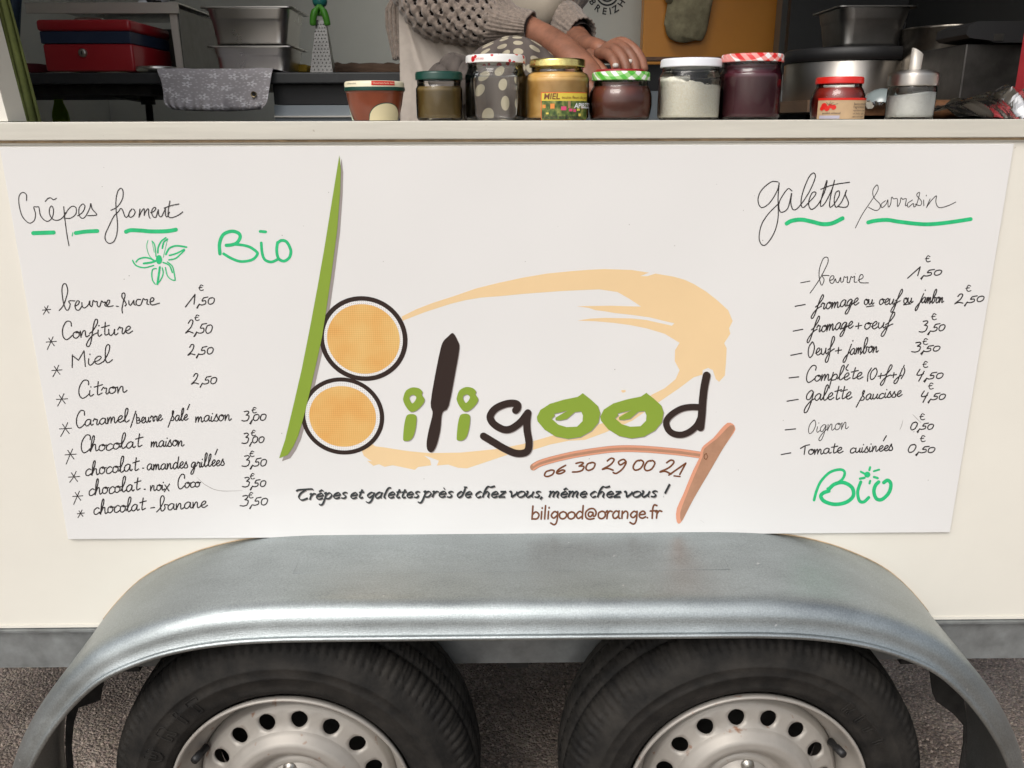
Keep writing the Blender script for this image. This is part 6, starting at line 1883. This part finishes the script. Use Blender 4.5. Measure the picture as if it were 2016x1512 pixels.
# cardigan: openwork knit with real holes over a dark lining
m_knit = M("beige_wool_knit", (.225, .18, .148), rough=.95, var=.35, vscale=150, bump=.0015, bscale=380, sheen=.3)
m_lining = M("dark_sleeve_lining", (.045, .032, .028), rough=.95)
def knit_tube(pts, rs, name, parent, nu=64, cell=6, flat=1.0, ribfrom=1.01, holes=True, seed=1):
    q = cr(pts, 14)
    n = len(q); rr = []
    for i in range(n):
        t = i / (n - 1) * (len(rs) - 1); a = int(min(t, len(rs) - 2)); u = t - a
        rr.append(rs[a] + (rs[a + 1] - rs[a]) * u)
    # resample along the length to about 2 mm
    P3 = [Vector(p) for p in q]
    L = [0]
    for i in range(1, n): L.append(L[-1] + (P3[i] - P3[i - 1]).length)
    step = .0026
    m = int(L[-1] / step)
    cen = []; rad = []
    k = 0
    for i in range(m + 1):
        d = L[-1] * i / m
        while k < n - 2 and L[k + 1] < d: k += 1
        u = (d - L[k]) / max(1e-6, L[k + 1] - L[k])
        cen.append(P3[k].lerp(P3[k + 1], min(1, u))); rad.append(rr[k] + (rr[k + 1] - rr[k]) * min(1, u))
    seg = nu * 3
    g = G().tube(cen, rad, seg, caps=False, flat=flat)
    # relief and holes on a staggered lattice
    NV = []
    CU_, CV_ = 8, 6
    def rel(i, k):
        if i / m > ribfrom:
            return .0012 * math.sin(k * 2 * PI / 4)
        row = i // CV_
        a = ((k + (CU_ // 2 if row % 2 else 0)) % CU_) / CU_ * 2 * PI
        b = (i % CV_) / CV_ * 2 * PI
        return .0019 * math.cos(a + 1.2 * math.sin(b)) + .0013 * math.cos(b + .35 * k) + .0006 * math.sin(i * 1.9 + k * 2.7)
    for i in range(m + 1):
        for k in range(seg):
            v = Vector(g.v[i * seg + k]); c = cen[i]
            d = (v - c).normalized()
            bag = .004 * math.sin(i * .06 + k * .11) + .003 * math.sin(i * .15 - k * .05)
            NV.append(tuple(v + d * (rel(i, k) + bag)))
    g.v = NV
    faces = []
    idx = 0
    for i in range(m):
        for k in range(seg):
            row = i // CV_
            a = (k + (CU_ // 2 if row % 2 else 0)) % CU_; b = i % CV_
            hole = holes and i / m < ribfrom - .01 and ((a in (3, 4) and b in (2, 3)) or (a == 4 and b == 4) or (a == 5 and b in (3, 4)))
            if not hole: faces.append(g.f[idx])
            idx += 1
    g.f = faces
    o = g.make(name, m_knit, parent)
    so = o.modifiers.new("t", 'SOLIDIFY'); so.thickness = .0022
    gi = G().tube(cen, [r - .010 for r in rad], 40, caps=False, flat=flat)
    gi.make("sleeve_lining", m_lining, o)
    return o
knit_tube([P(800, -260, .50), P(822, -120, .48), P(872, -18, .45), P(945, 33, .41), P(1000, 52, .385), P(1043, 58, .37)], [.085, .088, .084, .060, .038, .031], "cardigan_sleeve", person, nu=56, ribfrom=.86)
knit_tube([P(1150, -180, .66), P(1120, -60, .62), P(1100, 20, .56), P(1122, 55, .50), P(1143, 72, .46)], [.06, .055, .042, .037, .034], "cardigan_sleeve", person, nu=30, ribfrom=.2, holes=False)
# back panel of the cardigan hanging at the hip
def pan(u, v):
    z0 = P(800, -30, .6).z; z1 = P(777, 118 , .6).z
    z = z0 + (z1 - z0) * v
    s_ = scale_at(780, 60, .6)
    edge = 762 + 6 * (1 - min(1, v * 3)) * 5 + 14 * max(0, v - .55) / .45
    px = edge + (800 - edge) * u - 18 * (1 - v) * 0
    X = P(px, 60, .6).x - (z - P(780, 60, .6).z) * -.03
    Y = .60 - .05 * math.sin(u * PI / 2) - .012 * math.sin(u * 26) * .5 + .0035 * math.sin(u * 75)
    return (X, Y, z + .002 * math.sin(u * 60))
o = G().grid(pan, 60, 60).make("cardigan_back_panel", m_knit, person)
o.modifiers.new("t", 'SOLIDIFY').thickness = .004
# jeans pocket edge visible between cardigan and apron
# polka dot cloth bundled on the counter ledge side
def polka():
    m = bpy.data.materials.new("taupe_cloth_cream_dots"); m.use_nodes = True
    n = m.node_tree.nodes; l = m.node_tree.links; b = n["Principled BSDF"]
    tc = n.new("ShaderNodeTexCoord")
    mp = n.new("ShaderNodeMapping"); mp.inputs['Rotation'].default_value = (0, 0, .0); mp.inputs['Scale'].default_value = (1, 1.9, 1); l.new(tc.outputs['UV'], mp.inputs[0])
    v = n.new("ShaderNodeTexVoronoi"); v.voronoi_dimensions = '2D'; v.inputs['Scale'].default_value = 10; v.inputs['Randomness'].default_value = .45
    l.new(mp.outputs[0], v.inputs['Vector'])
    r = n.new("ShaderNodeValToRGB"); r.color_ramp.interpolation = 'CONSTANT'
    r.color_ramp.elements[0].color = (.42, .37, .27, 1); r.color_ramp.elements[1].position = .30; r.color_ramp.elements[1].color = (.105, .085, .075, 1)
    l.new(v.outputs['Distance'], r.inputs[0]); l.new(r.outputs[0], b.inputs['Base Color'])
    b.inputs['Roughness'].default_value = .85
    return m
t = thing("polka_dot_bag", "taupe cloth bag with cream polka dots slumped behind the clear jar", "cloth bag", (P(985, 200, .3).x, .30, .9))
outl = cr([(848, 150), (868, 122), (900, 104), (925, 112), (948, 92), (985, 76), (1012, 70), (1045, 78), (1080, 100), (1112, 122), (1125, 150)], 8)
sx = scale_at(985, 150, .3)
cxb = P(985, 237, .3)
def bag(u, v):
    # u along the width, v from front foot over the crest to the back
    q = u * (len(outl) - 1); a = int(min(q, len(outl) - 2)); f_ = q - a
    px = outl[a][0] + (outl[a + 1][0] - outl[a][0]) * f_; py = outl[a][1] + (outl[a + 1][1] - outl[a][1]) * f_
    zc = P(px, py, .30).z
    X = P(px, 200, .30).x
    z = 1.0 + (zc - 1.0) * math.sin(min(1, v * 1.0) * PI) ** .42
    Y = .30 - .055 * math.cos(v * PI) * (1 - .3 * abs(2 * u - 1) ** 2)
    w = .008 * math.sin(u * 15 + v * 9) + .005 * math.sin(u * 29 - v * 14) + .0025 * math.sin(u * 55 + v * 21) + .006 * math.exp(-((u - .30) / .03) ** 2)
    return (X + .003 * math.sin(v * 20), Y - w, z)
o = G().grid(bag, 110, 60).make("bag_cloth", polka(), t)
# crumpled left end of the bag
m_taupe = M("taupe_cloth", (.095, .078, .068), rough=.9, var=.2, vscale=30)
for k, (px, py, Y, r) in enumerate(((868, 152, .25, 26), (893, 142, .26, 34), (914, 150, .25, 26), (884, 180, .24, 38))):
    c = P(px, py, Y); R = r * scale_at(px, py, Y)
    G().lathe([(max(.0004, R * math.sin(PI * q / 18)), -R * math.cos(PI * q / 18)) for q in range(19)], c, 40, caps=False,
              rfun=lambda r_, h_, t_, i_: (r_ * (1 + .10 * math.sin(3 * t_ + .5 * i_ + k) + .07 * math.sin(7 * t_ - .8 * i_)), h_ * (1 + .08 * math.sin(4 * t_ + k)))).make("bag_gathered_end", m_taupe, t)
# dark red lid under the hand
q = P(1222, 138, .225)
R = 50 * scale_at(1222, 138, .225)
t = thing("red_lidded_tub", "tub with a dark red lid pressed down by the person's hand", "tub", (q.x, .24, LEDGE + .0003))
zt2 = P(1222, 134, .19).z
G().lathe([(R * .9, 0), (R * .95, zt2 - LEDGE - .012)], (q.x, .245, LEDGE + .0005), 40).make("tub_wall", M("dark_tub", (.05, .015, .012), rough=.5), t)
G().lathe([(R * .97, 0), (R, .002), (R, .009), (R * .95, .011)], (q.x, .245, zt2 - .011), 40).make("tub_lid", M("dark_red_lid", (.30, .015, .018), rough=.4), t)
